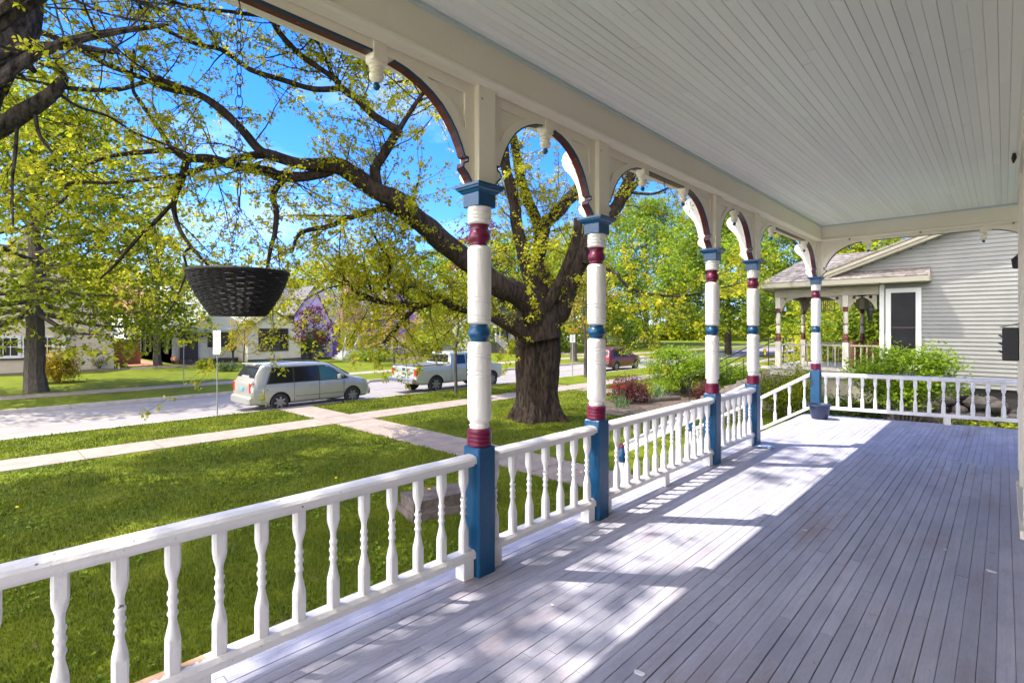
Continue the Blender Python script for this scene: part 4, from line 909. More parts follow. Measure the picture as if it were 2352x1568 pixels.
C = g_.normal(0, 1, (9, 3))*np.array([.14, .22, .04])+np.array([0, .0, .80]); arr_mesh('petals', leaf_polys(C, 6, .085, -.9, curl=.1), 4, M['tred2'], rt)
mb = MB()
for c in C: mb.tube([(c[0]*.6, c[1]*.6, 0), (c[0], c[1], c[2])], .004, 4)
mb.build('stems', M['iris'], rt)
# logs and edging in the bed, stone block on the lawn
lg = MB(); q = [G(1485, 920, .12), G(1560, 914, .12)]; lg.tube([q[0], q[0]*.5+q[1]*.5+Vector((0,0,.01)), q[1]], .11, 10)
tag(lg.build('edging_log', M['bark2']), 'pale old log edging the flower bed below the bright shrub', 'log')
sb = thing('stone_block', 'low weathered stone carriage block lying in the grass beside the nearest post', 'stone block', G(1022, 1168), R(-14))
mb = MB(); nx, ny = 14, 7; vs_ = []
def bl(x0, x1, y0, y1, z0, z1, seed):
    bm = bmesh.new(); bmesh.ops.create_cube(bm, size=1); bmesh.ops.subdivide_edges(bm, edges=bm.edges[:], cuts=7, use_grid_fill=True)
    for v in bm.verts:
        v.co = Vector((x0+(v.co.x+.5)*(x1-x0), y0+(v.co.y+.5)*(y1-y0), z0+(v.co.z+.5)*(z1-z0))); v.co += noise.noise_vector(v.co*4+Vector((seed,0,0)))*.022
    bm.verts.index_update(); mb.add([v.co[:] for v in bm.verts], [[v.index for v in f.verts] for f in bm.faces], 0, True); bm.free()
bl(-.29,.29,-.66,.66,.12,.31,1); bl(-.33,.33,-.7,.7,-.03,.125,5)
mb.build('slabs', M['stone'], sb)
for i, (x, y) in enumerate([(986,1124),(772,1098),(1280,1090),(1335,1085),(610,1190),(40,1165)]):
    c = G(x, y, .33 if i == 0 else .1); mb = MB(); mb.lathe([(.004,0),(.024,.008),(.026,.014),(.016,.024),(.003,.028)], n=12)
    o = mb.build('dandelion', mat('dandelion_yellow', (.8,.5,.01), .7) if i == 0 else bpy.data.materials['dandelion_yellow']); o.location = c
    tag(o, ['yellow dandelion on the stone block','yellow dandelion in the lawn left of the nearest post','yellow dandelion in the grass seen through the short balustrade','dandelion in the grass close to the second post','dandelion in the lawn left of the stone block','dandelion at the left edge of the lawn'][i], 'dandelion', 'dandelions in the lawn')

# grass blades on the near lawn (one uncountable thing)
def grass(n, x0, x1, y0, y1, h, wd, seed):
    g = np.random.default_rng(seed); x = g.uniform(x0, x1, n); y = g.uniform(y0, y1, n)
    keep = ~((x > -15.2) & (x < -4.85) & (y > 8.06+.05*np.sin(x*7)) & (y < 9.40-.06*np.sin(x*5))) & ~((x < -15.15-.05*np.abs(np.sin(y*4))) & (x > -16.41)) & ~((x < -16.4) & (y > 8.05) & (y < 9.25)) & ~((x > -3.6) & (y < 1.6) & (g.random(n) < .6)) & (x < -2.55)
    patch = np.sin(x*1.9+y*.8)+np.sin(y*2.3-x*.7)+np.sin(x*5.1)*np.sin(y*4.3)
    keep &= (patch + g.normal(0, 1.2, n) > -2.2); x, y = x[keep], y[keep]; n = len(x)
    a = g.uniform(0, 2*np.pi, n); t = g.normal(.35, .3, n); hh = h*g.uniform(.4, 1.2, n)*(1+.35*np.sin(x*3.1+1)*np.sin(y*2.7))
    b = np.stack([x, y, np.zeros(n)], 1); d = np.stack([np.cos(a)*np.sin(t), np.sin(a)*np.sin(t), np.cos(t)], 1)
    s = np.stack([-np.sin(a), np.cos(a), 0*a], 1)*wd
    return np.stack([b-s, b+s, b+d*hh[:, None]], 1)
Gv = np.vstack([grass(150000, -8.5, -2.6, -.6, 9.5, .06, .0045, 1), grass(110000, -15.1, -8.5, -1, 16, .06, .008, 2), grass(50000, -19.4, -16.4, -1, 22, .06, .012, 3), grass(30000, -15.1, -5, 16, 30, .07, .014, 4)])
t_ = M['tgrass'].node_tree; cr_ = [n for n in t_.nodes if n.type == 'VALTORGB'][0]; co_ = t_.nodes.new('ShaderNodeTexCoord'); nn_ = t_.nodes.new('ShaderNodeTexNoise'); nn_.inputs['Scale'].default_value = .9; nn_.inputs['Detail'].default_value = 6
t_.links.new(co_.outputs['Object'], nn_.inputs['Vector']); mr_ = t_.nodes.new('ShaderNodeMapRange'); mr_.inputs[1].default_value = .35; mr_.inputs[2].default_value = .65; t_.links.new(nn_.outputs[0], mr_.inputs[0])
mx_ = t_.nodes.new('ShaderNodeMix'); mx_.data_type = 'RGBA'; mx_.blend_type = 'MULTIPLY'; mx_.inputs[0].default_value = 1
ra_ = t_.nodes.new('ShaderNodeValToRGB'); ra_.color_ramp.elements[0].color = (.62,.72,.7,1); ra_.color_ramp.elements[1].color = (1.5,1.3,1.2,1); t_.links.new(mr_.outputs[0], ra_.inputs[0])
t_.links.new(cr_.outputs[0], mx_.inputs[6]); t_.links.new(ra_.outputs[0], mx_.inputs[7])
for n_ in t_.nodes:
    if n_.type in ('BSDF_PRINCIPLED',): t_.links.new(mx_.outputs[2], n_.inputs['Base Color'])
    if n_.type == 'BSDF_TRANSLUCENT': t_.links.new(mx_.outputs[2], n_.inputs['Color'])
g_ = np.random.default_rng(31); C = np.stack([g_.uniform(-14.8, -2.7, 5200), g_.uniform(-.6, 7.5, 5200), g_.uniform(.01, .05, 5200)], 1); C = C[(np.sin(C[:,0]*2.1)+np.sin(C[:,1]*1.7+1)+g_.normal(0,.7,5200)) > .9]
o = arr_mesh('clover', leaf_polys(C, 4, .045, -.1), 4, M['tbush']); tag(o, 'broad leaved weeds and clover scattered through the near lawn', 'weeds', kind='stuff')
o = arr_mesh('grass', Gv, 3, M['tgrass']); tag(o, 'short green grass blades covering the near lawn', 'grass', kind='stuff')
g_ = np.random.default_rng(9); C = np.stack([-2.7-np.abs(g_.normal(0, .55, 900)), g_.uniform(-.5, 3.2, 900), g_.uniform(.02, .06, 900)], 1)
M['litter'] = leafmat('dead_leaf', (.14,.09,.05), (.42,.33,.24), .1)
o = arr_mesh('leaf_litter', leaf_polys(C, 1, .05, 0), 4, M['litter']); tag(o, 'scatter of dry brown leaves on the ground along the porch foot', 'leaf litter', kind='stuff')

# ---------------------------------------------------------------- houses
M['stucco'] = mat('cream_stucco', (0.40,0.335,0.24), 0.9, (0.45,0.38,0.28), 1.2, 0.9, 9, stretch=(1,1,3))
M['stucco2'] = mat('pale_stucco', (0.45,0.43,0.33), 0.9, (0.50,0.48,0.38), 2, 0.2, 30)
M['lilac'] = mat('lilac_stucco', (0.16,0.10,0.34), 0.9, (0.20,0.13,0.38), 2, 0.3, 20)
M['lilacw'] = mat('pale_lilac_stucco', (0.38,0.29,0.50), 0.9, (0.34,0.25,0.46), 2, 0.3, 20)
M['brick'] = mat('brown_brick', (0.22,0.12,0.08), 0.9, (0.30,0.18,0.12), 6, 0.8, 30)
M['roofg'] = mat('grey_roof_shingle', (0.07,0.065,0.065), 0.9, (0.12,0.11,0.105), 5, 0.6, 30)
M['roofgreen'] = mat('pale_green_roof', (0.36,0.42,0.38), 0.85, (0.44,0.50,0.45), 4, 0.4, 30)
M['roofred'] = mat('red_brown_roof', (0.30,0.10,0.09), 0.9, (0.38,0.15,0.13), 5, 0.5, 30)
M['dtrim'] = mat('dark_brown_trim', (0.035,0.022,0.02), 0.5)
M['wclap'] = mat('white_clapboard', (0.74,0.75,0.76), 0.6)
M['gclap'] = mat('grey_clapboard', (0.42,0.42,0.40), 0.6)
M['redstone'] = mat('red_paving', (0.38,0.13,0.08), 0.9, (0.46,0.18,0.12), 8)
M['fence'] = mat('fence_wood', (0.26,0.11,0.05), 0.9, (0.34,0.16,0.08), 5, 0.4, 30, stretch=(1,1,.2))
HR = R(90)
def wall_poly(mb, pts, y0, y1): mb.poly([pts], lambda a, b, t: (a, t, b), y0, y1)
def gable(mb, x0, x1, y0, y1, z0, zr, along='y', oh=.35, th=.14):
    """two sloping slabs; ridge runs along 'y' or 'x'"""
    if along == 'y':
        xm = (x0+x1)/2; sl = (zr-z0)/(xm-x0); a0, a1 = y0-oh, y1+oh
        for s in (-1, 1):
            e = xm + s*(xm-x0+oh); ze = z0-sl*oh; k = [(xm,ze*0+zr),(e,ze)]
            v = [(xm,a0,zr),(e,a0,ze),(e,a1,ze),(xm,a1,zr),(xm,a0,zr+th*1.2),(e,a0,ze+th),(e,a1,ze+th),(xm,a1,zr+th*1.2)]
            mb.add(v, [(0,1,2,3),(7,6,5,4),(0,4,5,1),(1,5,6,2),(2,6,7,3)])
    else:
        ym = (y0+y1)/2; sl = (zr-z0)/(ym-y0); a0, a1 = x0-oh, x1+oh
        for s in (-1, 1):
            e = ym + s*(ym-y0+oh); ze = z0-sl*oh
            v = [(a0,ym,zr),(a0,e,ze),(a1,e,ze),(a1,ym,zr),(a0,ym,zr+th*1.2),(a0,e,ze+th),(a1,e,ze+th),(a1,ym,zr+th*1.2)]
            mb.add(v, [(0,1,2,3),(7,6,5,4),(0,4,5,1),(1,5,6,2),(2,6,7,3)])
def window(root, x0, x1, z0, z1, y=0.0, fm='trimw', pm='glass', fw=.09, mull=(1, 1), side=None, sill=True):
    """window in the plane y (facing -y); side='x': plane x=y facing -x"""
    tr = (lambda a, t, b: (a, t, b)) if side is None else (lambda a, t, b: (t, -a, b))
    def bx(mb, a0, a1, t0, t1, b0, b1):
        v = [tr(a, t, b) for a in (a0, a1) for t in (t0, t1) for b in (b0, b1)]
        mb.add(v, [(0,1,3,2),(4,6,7,5),(0,4,5,1),(2,3,7,6),(0,2,6,4),(1,5,7,3)])
    mb = MB(); f = fw
    bx(mb, x0-f, x0, y-.05, y, z0-f, z1+f); bx(mb, x1, x1+f, y-.05, y, z0-f, z1+f); bx(mb, x0, x1, y-.05, y, z1, z1+f); bx(mb, x0, x1, y-.05, y, z0-f, z0)
    nx, nz = mull
    for i in range(1, nx): a = x0+(x1-x0)*i/nx; bx(mb, a-.02, a+.02, y-.035, y-.004, z0, z1)
    for i in range(1, nz): b = z0+(z1-z0)*i/nz; bx(mb, x0, x1, y-.032, y-.005, b-.025, b+.025)
    w_ = mb.build('window', M[fm], root)
    mb = MB(); bx(mb, x0, x1, y-.022, y-.012, z0, z1); mb.build('pane', M[pm], w_)
    if sill:
        mb = MB(); bx(mb, x0-f-.05, x1+f+.05, y-.09, y, z0-f-.06, z0-f-.001); mb.build('sill', M[fm], w_)
    return w_

# stucco house at far left
h1 = thing('stucco_house', 'cream stucco house with steep gable at the left edge, behind the thick trunk', 'house', (-47.6, -2.0, 0), HR)
mb = MB(); pk = (5.3, 9.6); wall_poly(mb, [(0,0),(9.9,0),(9.9,2.7),(9.2,3.6),(7.1,6.3),pk,(3.2,6.3),(0,3)], 0, .3); mb.box(.02, 9.88, .3, 11, 0, 2.7)
mb.box(-8, 0, .5, 10, 0, 5.2)
mb.build('wall', M['stucco'], h1)
mb = MB()
def slab(mb, p, q, y0, y1, th):
    v = [(p[0],y0,p[1]),(q[0],y0,q[1]),(q[0],y1,q[1]),(p[0],y1,p[1]),(p[0],y0,p[1]+th),(q[0],y0,q[1]+th),(q[0],y1,q[1]+th),(p[0],y1,p[1]+th)]
    mb.add(v, [(0,1,2,3),(7,6,5,4),(0,4,5,1),(1,5,6,2),(2,6,7,3),(3,7,4,0)])
slab(mb, (10.2,2.45), (5.3,9.6), .0, 11, .16); slab(mb, (5.3,9.6), (-.3,3.0), 0, 11, .16)
mb.build('roof', M['roofg'], h1)
mb = MB(); slab(mb, (10.22,2.42), (5.3,9.58), -.22, -.01, .14); slab(mb, (5.3,9.58), (-.3,2.98), -.22, -.01, .14); mb.box(9.72, 10.32, -.3, .1, 2.45, 2.68)
wall_poly(mb, [(6.6,.9),(6.95,.9),(7.55,2.9),(7.2,2.9)], -.12, -.001); mb.build('bargeboard', M['trimw'], h1)
mb = MB(); mb.box(1.0, 6.9, -.1, -.001, .86, .98); mb.box(6.4, 7.5, -.5, -.001, 2.86, 3.05); mb.build('band', M['dtrim'], h1)
window(h1, 3.7, 4.75, 1.15, 2.3, mull=(3, 2), fw=.16); window(h1, 5.05, 5.4, 1.15, 2.3, mull=(1, 2)); window(h1, 5.75, 6.45, 1.15, 2.3, mull=(3, 2), fw=.16)
window(h1, 2.2, 3.2, 1.15, 2.3, mull=(3, 2)); window(h1, 4.2, 4.9, 4.8, 6.2, mull=(2, 2)); window(h1, 5.4, 6.1, 4.8, 6.2, mull=(2, 2))
fc = thing('fence_panel', 'short brown wooden fence panel between the stucco house and the cottage', 'fence', (-52, 8.6, 0), HR)
mb = MB()
for i in range(14): mb.box(i*.13, i*.13+.125, 0, .03, .02, 1.9+.01*random.random())
mb.build('boards', M['fence'], fc); mb = MB(); mb.box(-.05, 1.9, -.05, .08, 1.92, 1.98); mb.build('cap', M['bark2'], fc)

# cream cottage
h2 = thing('cottage', 'cream cottage with brown arched door and dark windows behind the minivan', 'house', (-47.8, 12.0, 0), HR)
mb = MB()
mb.box(.2, 10.0, 2.4, 13, 0, 3.0)
wall_poly(mb, [(5.3,0),(10.0,0),(10.0,2.95),(7.55,4.35),(5.1,2.95),(5.3,2.9)], 0, .25); mb.box(5.3, 9.99, .25, 2.4, 0, 2.95)
mb.box(.2, .5, 2.35, 13, 0, 3.0)
wall_poly(mb, [(2.0,2.6),(5.3,2.6),(5.3,3.5),(3.4,4.6),(1.4,3.2),(1.4,2.6)], 1.9, 2.4)
mb.build('wall', M['stucco2'], h2)
mb = MB(); gable(mb, 5.3, 10.0, .1, 8, 2.95, 4.38, 'y', .28, .12); mb.build('roof', M['roofg'], h2)
mb = MB(); gable(mb, -.1, 10.2, 2.2, 13.2, 3.0, 6.6, 'x', .4, .14); mb.build('roof', M['roofgreen'], h2)
mb = MB(); mb.box(.2, 10.0, 2.3, 2.39, .0, .32); mb.box(5.28, 10.02, -.04, -.001, 0, .2); mb.build('plinth', M['dtrim'], h2)
window(h2, 6.25, 8.75, .95, 2.85, fm='dtrim', mull=(2, 1), fw=.07, sill=False)
window(h2, 2.9, 3.8, 1.35, 2.75, y=2.36, fm='dtrim', fw=.06, sill=False); window(h2, 4.0, 4.9, 1.35, 2.75, y=2.36, fm='dtrim', fw=.06, sill=False)
for a, b in ((-4.3,-3.4), (-7.2,-6.2), (-9.6,-9.1), (-11.6,-11.0)): window(h2, a, b, .9, 2.5, y=.2, fm='dtrim', side='x', fw=.12, sill=False)
mb = MB(); pts = [(.75,.35),(2.1,.35),(2.1,2.2)]+[(1.425+.675*math.cos(a), 2.2+.62*math.sin(a)) for a in [math.pi*k/12 for k in range(1,12)]]+[(.75,2.2)]
wall_poly(mb, pts, 2.28, 2.39); d = mb.build('door', M['dtrim'], h2)
mb = MB()
for i in range(3):
    for k in range(3): mb.box(1.1+i*.22, 1.28+i*.22, 2.265, 2.279, 1.35+k*.24, 1.55+k*.24)
mb.build('pane', M['glass'], d)
mb = MB(); mb.box(.3, 4.6, 1.0, 2.36, 0, .35); mb.box(.6, 3.6, .6, 1.0, 0, .22); mb.box(.6, 3.6, .3, .6, 0, .1); mb.build('steps', M['dtrim'], h2)
mb = MB()
for i in range(14): mb.box(2.6+i*.14, 2.615+i*.14, 1.02, 1.035, .36, 1.15)
for i in range(5): mb.box(.32+i*.11, .335+i*.11, 1.02, 1.035, .36, 1.15)
mb.box(2.6, 4.5, 1.01, 1.045, 1.15, 1.18); mb.box(.3, .8, 1.01, 1.045, 1.15, 1.18); mb.build('railing', M['black'], h2)
mb = MB(); mb.box(.1, .25, 1.2, 2.3, .3, .55); mb.tube([(.05,12.9,3),(.05,12.9,.3),(.1,12.6,.1)], .06, 8); mb.build('downspout', M['redstone'], h2)
mb = MB(); mb.lathe([(.05,2.15),(.09,2.2),(.10,2.32),(.05,2.4),(.02,2.45)], (2.4, 2.25), 8); mb.build('porch_lamp', M['black'], h2)
mb = MB(); mb.box(-58, -49.5, 8.9, 11.6, .004, .02); tag(mb.build('path', M['redstone']), kind='structure')
h2b = thing('house', 'white house with red brown roof behind the left end of the cottage', 'house', (-66, 12, 0), HR)
mb = MB(); mb.box(0, 12, 0, 8, 0, 4.6); mb.build('wall', M['wclap'], h2b); mb = MB(); gable(mb, 0, 12, 0, 8, 4.6, 7.4, 'x'); mb.build('roof', M['roofred'], h2b)
window(h2b, 3, 4, 2, 3.6); window(h2b, 6, 7, 2, 3.6)

# lilac house
h3 = thing('lilac_house', 'lilac stucco house with brick chimney and steep gables behind the old maple branches', 'house', (-49.5, 22.6, 0), HR)
mb = MB(); mb.box(0, 15.4, 1.0, 11, 0, 3.2); wall_poly(mb, [(8.4,0),(15.4,0),(15.4,3.3),(11.6,6.9),(8.4,3.4)], .2, .99); mb.build('wall', M['lilac'], h3)
mb = MB(); wall_poly(mb, [(0,0),(3.6,0),(3.6,3.2),(1.6,6.9),(0,4.6)], .3, .99); mb.build('wall', M['lilacw'], h3)
mb = MB(); gable(mb, -.2, 15.6, .8, 11.2, 3.2, 7.0, 'x', .4, .16); slab(mb, (3.75,3.0), (1.6,7.0), .1, 4, .14); slab(mb, (1.6,7.0), (-.4,4.2), .1, 4, .14)
slab(mb, (15.8,3.1), (11.6,7.05), -.05, 4, .14); slab(mb, (11.6,7.05), (8.1,3.15), -.05, 4, .14); mb.build('roof', M['roofg'], h3)
mb = MB(); mb.box(4.6, 7.2, .1, .98, 0, 5.0); mb.box(5.2, 6.6, .1, .98, 5.0, 8.4); mb.build('chimney', M['brick'], h3)
window(h3, .8, 2.4, 1.2, 2.6, y=.3, mull=(2, 2)); window(h3, 8.9, 9.6, 1.2, 2.7, y=.2, mull=(1, 2)); window(h3, 13.2, 14.0, 1.0, 2.8, y=.2, mull=(1, 2)); window(h3, 11.1, 12.0, 3.9, 5.1, y=.2, mull=(2, 2))
def rail_run(name, parent, p, q, h, m, n=None, post=True):
    """pickets between two points (possibly sloping)"""
    p, q = Vector(p), Vector(q); mb = MB(); L = (q-p).length; n = n or int(L/.14)
    d = (q-p)/n
    for i in range(n+1):
        c = p+d*i; mb.box(c.x-.02, c.x+.02, c.y-.02, c.y+.02, c.z+.08, c.z+h)
    for zz in (.08, h): mb.tube([p+Vector((0,0,zz)), q+Vector((0,0,zz))], .035, 4)
    if post:
        for c in (p, q): mb.box(c.x-.07, c.x+.07, c.y-.07, c.y+.07, c.z-.3, c.z+h+.12)
    return mb.build(name, M[m], parent)
wst = thing('garden_stairs', 'white railed stairs in front of the lilac house', 'stairs', (-44.5, 24.4, 0), HR)
rail_run('railing', wst, (0,0,.1), (1.6,2.2,1.2), .95, 'trimw'); rail_run('railing', wst, (.9,-.2,.0), (2.8,1.8,1.2), .95, 'trimw')
rail_run('railing', wst, (3.6,1.8,.95), (5.3,.2,.2), .95, 'trimw'); rail_run('railing', wst, (6.2,1.2,1.15), (8.3,-.4,.05), .95, 'trimw'); rail_run('railing', wst, (7.0,2.2,1.0), (10.2,2.6,1.0), .95, 'trimw')
mb = MB()
for i in range(5): mb.box(.2+i*.3, 1.6+i*.3, .0+i*.4, 2.4, i*.2, i*.2+.19)
mb.build('steps', M['gclap'], wst)
# grey house with white steps
h4 = thing('grey_house', 'grey house with dark stairs and white railings behind the pickup truck', 'house', (-44.5, 43.5, 0), HR)
mb = MB(); mb.box(0, 11, 1, 9, 0, 4.6); mb.build('wall', M['gclap'], h4)
mb = MB(); gable(mb, 0, 11, 1, 9, 4.6, 7.2, 'x'); mb.build('roof', M['roofg'], h4)
mb = MB(); slab(mb, (-.4,3.0), (4.4,3.0), -1.4, 1, .14); mb.build('porch_roof', M['wclap'], h4)
mb = MB()
for i in range(7): mb.box(.7, 2.6, -2.4+i*.3, -.1, i*.19, i*.19+.17)
mb.box(-.2, 4.4, -.3, 1, 0, 1.35); mb.build('steps', M['roofg'], h4)
rail_run('railing', h4, (.6,-2.4,.1), (.6,-.3,1.35), .95, 'trimw'); rail_run('railing', h4, (2.7,-2.4,.1), (2.7,-.3,1.35), .95, 'trimw'); rail_run('railing', h4, (2.7,-.3,1.35), (4.4,-.3,1.35), .95, 'trimw'); rail_run('railing', h4, (-.2,-.3,1.35), (.6,-.3,1.35), .95, 'trimw')
mb = MB()
for x in (-.1, .6, 2.7, 4.3): mb.box(x-.07, x+.07, -1.1, -.96, 1.3, 3.0)
mb.build('porch_post', M['trimw'], h4)
window(h4, 5.6, 6.6, 1.6, 3.2, y=1.0, mull=(1, 2)); window(h4, 8, 9, 1.6, 3.2, y=1.0, mull=(1, 2)); window(h4, 1.3, 2.2, 1.4, 3.0, y=1.0)
# far white house
wh = G(1392, 787)
h5 = thing('white_house', 'far white clapboard house with bay windows, seen between the second and third posts', 'house', (wh.x, wh.y, 0), HR)
mb = MB(); mb.box(-4, 9, 3, 12, 0, 6.6); mb.box(9, 19, 5, 12, 0, 4.6)
for z in np.arange(.2, 6.5, .22): mb.box(-4.0, 9.0, 2.985, 3.0, z, z+.16)
wall_poly(mb, [(2.4,0),(6.6,0),(6.6,6.2),(2.4,6.2)], 1.6, 3.0); mb.build('wall', M['wclap'], h5)
mb = MB(); gable(mb, -4, 9, 3, 12, 6.6, 10.5, 'y'); gable(mb, 9, 19, 5, 12, 4.6, 7, 'x'); slab(mb, (2.1,6.2), (6.9,6.2), 1.3, 3, .3); mb.build('roof', M['roofg'], h5)
for a in (2.7, 4.0, 5.3): window(h5, a, a+.9, 1.6, 3.3, y=1.6, mull=(1, 2), fw=.12); window(h5, a, a+.9, 4.1, 5.8, y=1.6, mull=(1, 2), fw=.12)
window(h5, 11, 12, 1.4, 3, y=5.0); window(h5, -2, -1, 3.9, 5.6, y=3.0, mull=(1, 2))
rail_run('railing', h5, (13.5,3,.4), (18.5,3,.4), 1.0, 'trimw'); 
mb = MB(); mb.box(13.4, 18.6, 3.05, 5, 0, .4); mb.build('porch_floor', M['gclap'], h5)

# neighbouring house at right
NY = 19.5
nh = thing('neighbour_house', 'pale grey clapboard house with dark window, shingled roof and wooden porch at right', 'house', (0, NY, 0))
def rake(x): return 4.62 + (x+4.18)*.372
x0, x1 = -2.74, 4.2
mb = MB(); z = 1.31; lap = .118
while z < 7.8:
    zt = z+lap; xl = max(x0, -4.18+(zt-4.62)/.372 if zt > 4.7 else x0); 
    if zt > 4.7: xl = max(-4.18+(zt-4.62)/.372, x0 if zt < 4.7 else -9)
    if xl > x1-.1: break
    mb.add([(xl,-.030,z),(x1,-.030,z),(x1,-.006,zt),(xl,-.006,zt),(xl,0,z),(x1,0,z)], [(0,1,2,3),(0,4,5,1)]); z = zt
mb.box(x0, x1+4, .001, 8, 1.3, 4.5)
wall_poly(mb, [(-4.2,4.5),(x1,4.5),(x1,7.7)], .001, .1)
mb.build('clapboard_wall', M['siding'], nh, fix=False)
mb = MB(); mb.box(x0-.05, x0+.07, -.045, .08, 1.28, 4.45); mb.build('corner_board', M['trimw'], nh)
mb = MB()
slab(mb, (-4.5,4.43), (4.4,rake(4.4)-.07), -.42, -.031, .09); slab(mb, (-4.5,4.53), (4.4,rake(4.4)+.03), -.45, -.031, .10); mb.build('bargeboard', M['tan'], nh)
mb = MB(); slab(mb, (-4.5,4.65), (4.4,rake(4.4)+.14), -.46, 8, .06); mb.build('roof', M['shingle'], nh)
# window
w_ = window(nh, -2.50, -1.90, 1.95, 4.05, y=-.03, pm='screen', fw=.13, mull=(1, 1), sill=True)
mb = MB(); mb.box(-2.5, -1.9, -.054, -.053, 2.98, 3.02); mb.build('meeting_rail', M['dtrim'], w_)
# fieldstone foundation
rs = random.getstate(); random.seed(3)
fd = MB(); fd.box(x0, x1, .05, .3, 0, 1.3)
fo = fd.build('foundation', mat('dark_mortar', (.02,.017,.015), .9), nh)
mb = MB()
for i in range(70):
    c = Vector((random.uniform(x0+.2, x1), -.02, random.uniform(.08, 1.15))); r = random.uniform(.12, .26)
    bm = bmesh.new(); bmesh.ops.create_icosphere(bm, subdivisions=2, radius=r)
    vs_ = [tuple(Vector((v.co.x*1.2, v.co.y*.7, v.co.z*.85))*(1+.25*noise.noise(v.co*6+c*3))+c) for v in bm.verts]; bm.verts.index_update()
    mb.add(vs_, [[v.index for v in f.verts] for f in bm.faces]); bm.free()
mb.build('fieldstones', mat('fieldstone', (0.018,0.014,0.013), 0.9, (0.055,0.045,0.04), 2, .6, 20, island=.35), fo)
random.setstate(rs)
# roof over the porch: hip, with shingle courses
mb = MB(); e0, e1, ye0, ye1, ze = -6.15, x0+.05, -.55, 3.65, 4.50
RX, RZ, RY = -5.1, 5.55, 1.55
def course(mb, A, B, C_, D_, n, seed):
    """A-B eave edge, D-C ridge edge; overlapping courses of separate tabs"""
    A, B, C_, D_ = map(Vector, (A, B, C_, D_)); nrm = (B-A).cross(D_-A).normalized()
    if nrm.z < 0: nrm = -nrm
    g = random.Random(seed)
    for i in range(n):
        f0, f1 = i/n, min(1, (i+1.15)/n); l0, r0 = A.lerp(D_, f0), B.lerp(C_, f0); l1, r1 = A.lerp(D_, f1), B.lerp(C_, f1)
        L = (r0-l0).length; k = max(1, int(L/.26)); off = g.random()*.5
        for j in range(k+1):
            u0, u1 = max(0, (j-off)/k), min(1, (j+1-off)/k)
            if u1-u0 < .01: continue
            p = [l0.lerp(r0, u0+.001), l0.lerp(r0, u1-.001), l1.lerp(r1, u1-.001), l1.lerp(r1, u0+.001)]; up = nrm*(.014+.004*g.random())
            mb.add([p[0]+up, p[1]+up, p[2]+nrm*.004, p[3]+nrm*.004, p[0], p[1]], [(0,1,2,3),(4,5,1,0)])
course(mb, (e0,ye0,ze), (-1.55,ye0,ze), (-1.55,RY,RZ), (RX,RY,RZ), 14, 1)
course(mb, (e0,ye1,ze), (e0,ye0,ze), (RX,RY,RZ), (RX,RY+.01,RZ), 14, 2)
mb.add([(e0,ye0,ze-.01),(-1.55,ye0,ze-.01),(-1.55,RY,RZ-.01),(RX,RY,RZ-.01),(e0,ye1,ze-.01)], [(0,1,2,3),(4,0,3)])
mb.add([(e0,ye1,ze),(x0,ye1,ze),(x0,RY,RZ),(RX,RY,RZ)], [(0,1,2,3)])
pr_ = mb.build('porch_roof', M['shingle'], nh, fix=False)
mb = MB(); mb.box(e0, -1.55, ye0-.02, ye0+.02, ze-.16, ze-.012); mb.box(e0-.02, e0+.02, ye0, ye1, ze-.16, ze-.012); mb.box(e0, x0, ye0+.02, ye1, ze-.19, ze-.17); mb.box(-2.7, -1.55, ye0, .0, ze-.18, ze-.165); mb.box(-1.57,-1.53,ye0,0,ze-.16,ze+.1)
mb.build('eave', mat('pale_olive_trim', (0.22,0.205,0.155), .6), pr_)
BX0, BX1, BY1 = -5.69, -3.69, 3.1
mb = MB(); mb.box(BX0-.09, x0-.06, -.08, .08, 4.02, 4.30); mb.box(BX0-.09, BX0+.09, .08, BY1+.08, 4.02, 4.30); mb.box(BX0+.09, x0, BY1-.08, BY1+.08, 4.02, 4.30); mb.box(BX1-.07,BX1+.07,.08,BY1-.08,4.05,4.30)
mb.build('porch_beam', M['tan'], nh)
M['npost'] = mat('beige_post', (0.42,0.39,0.33), .6); M['nmar'] = mat('dull_maroon', (0.10,0.02,0.02), .5)
def npost(x, y):
    mb = MB(); mb.cbox(x-.085, x+.085, y-.085, y+.085, 1.68, 2.52, .004)
    mb.lathe([(.06,2.80),(.068,2.84),(.07,3.05),(.055,3.08)], (x, y), 14); mb.lathe([(.055,3.12),(.068,3.15),(.07,3.42),(.05,3.50)], (x, y), 14)
    mb.cbox(x-.075, x+.075, y-.075, y+.075, 3.66, 4.02, .004); o = mb.build('porch_post', M['npost'], nh)
    mb = MB(); mb.lathe([(.075,2.53),(.08,2.56),(.065,2.60),(.08,2.64),(.078,2.70),(.06,2.75),(.068,2.79)], (x, y), 14); mb.lathe([(.05,3.08),(.066,3.09),(.066,3.11),(.05,3.12)], (x, y), 14)
    mb.lathe([(.05,3.50),(.075,3.54),(.06,3.58),(.085,3.63),(.085,3.66)], (x, y), 14); mb.build('maroon_ring', M['nmar'], o)
for x, y in ((BX0,0),(BX0,BY1),(BX1,0),(BX1,2.7)): npost(x, y)
def nbr(x, s, y, axis='x'):
    pts = [(0,0),(.04,.02),(.10,.16),(.20,.30),(.36,.40),(.60,.44),(.60,.50),(0,.50)]
    hole = [(.16+.05*math.cos(a), .39+.05*math.sin(a)) for a in [2*math.pi*k/10 for k in range(10)]]
    mb = MB(); f = (lambda a, b, t: (x+s*(a+.07), y+t, 3.56+b)) if axis == 'x' else (lambda a, b, t: (x+t, y+s*(a+.07), 3.56+b))
    mb.poly([pts, hole], f, -.03, .03); mb.build('bracket', M['tan'], nh)
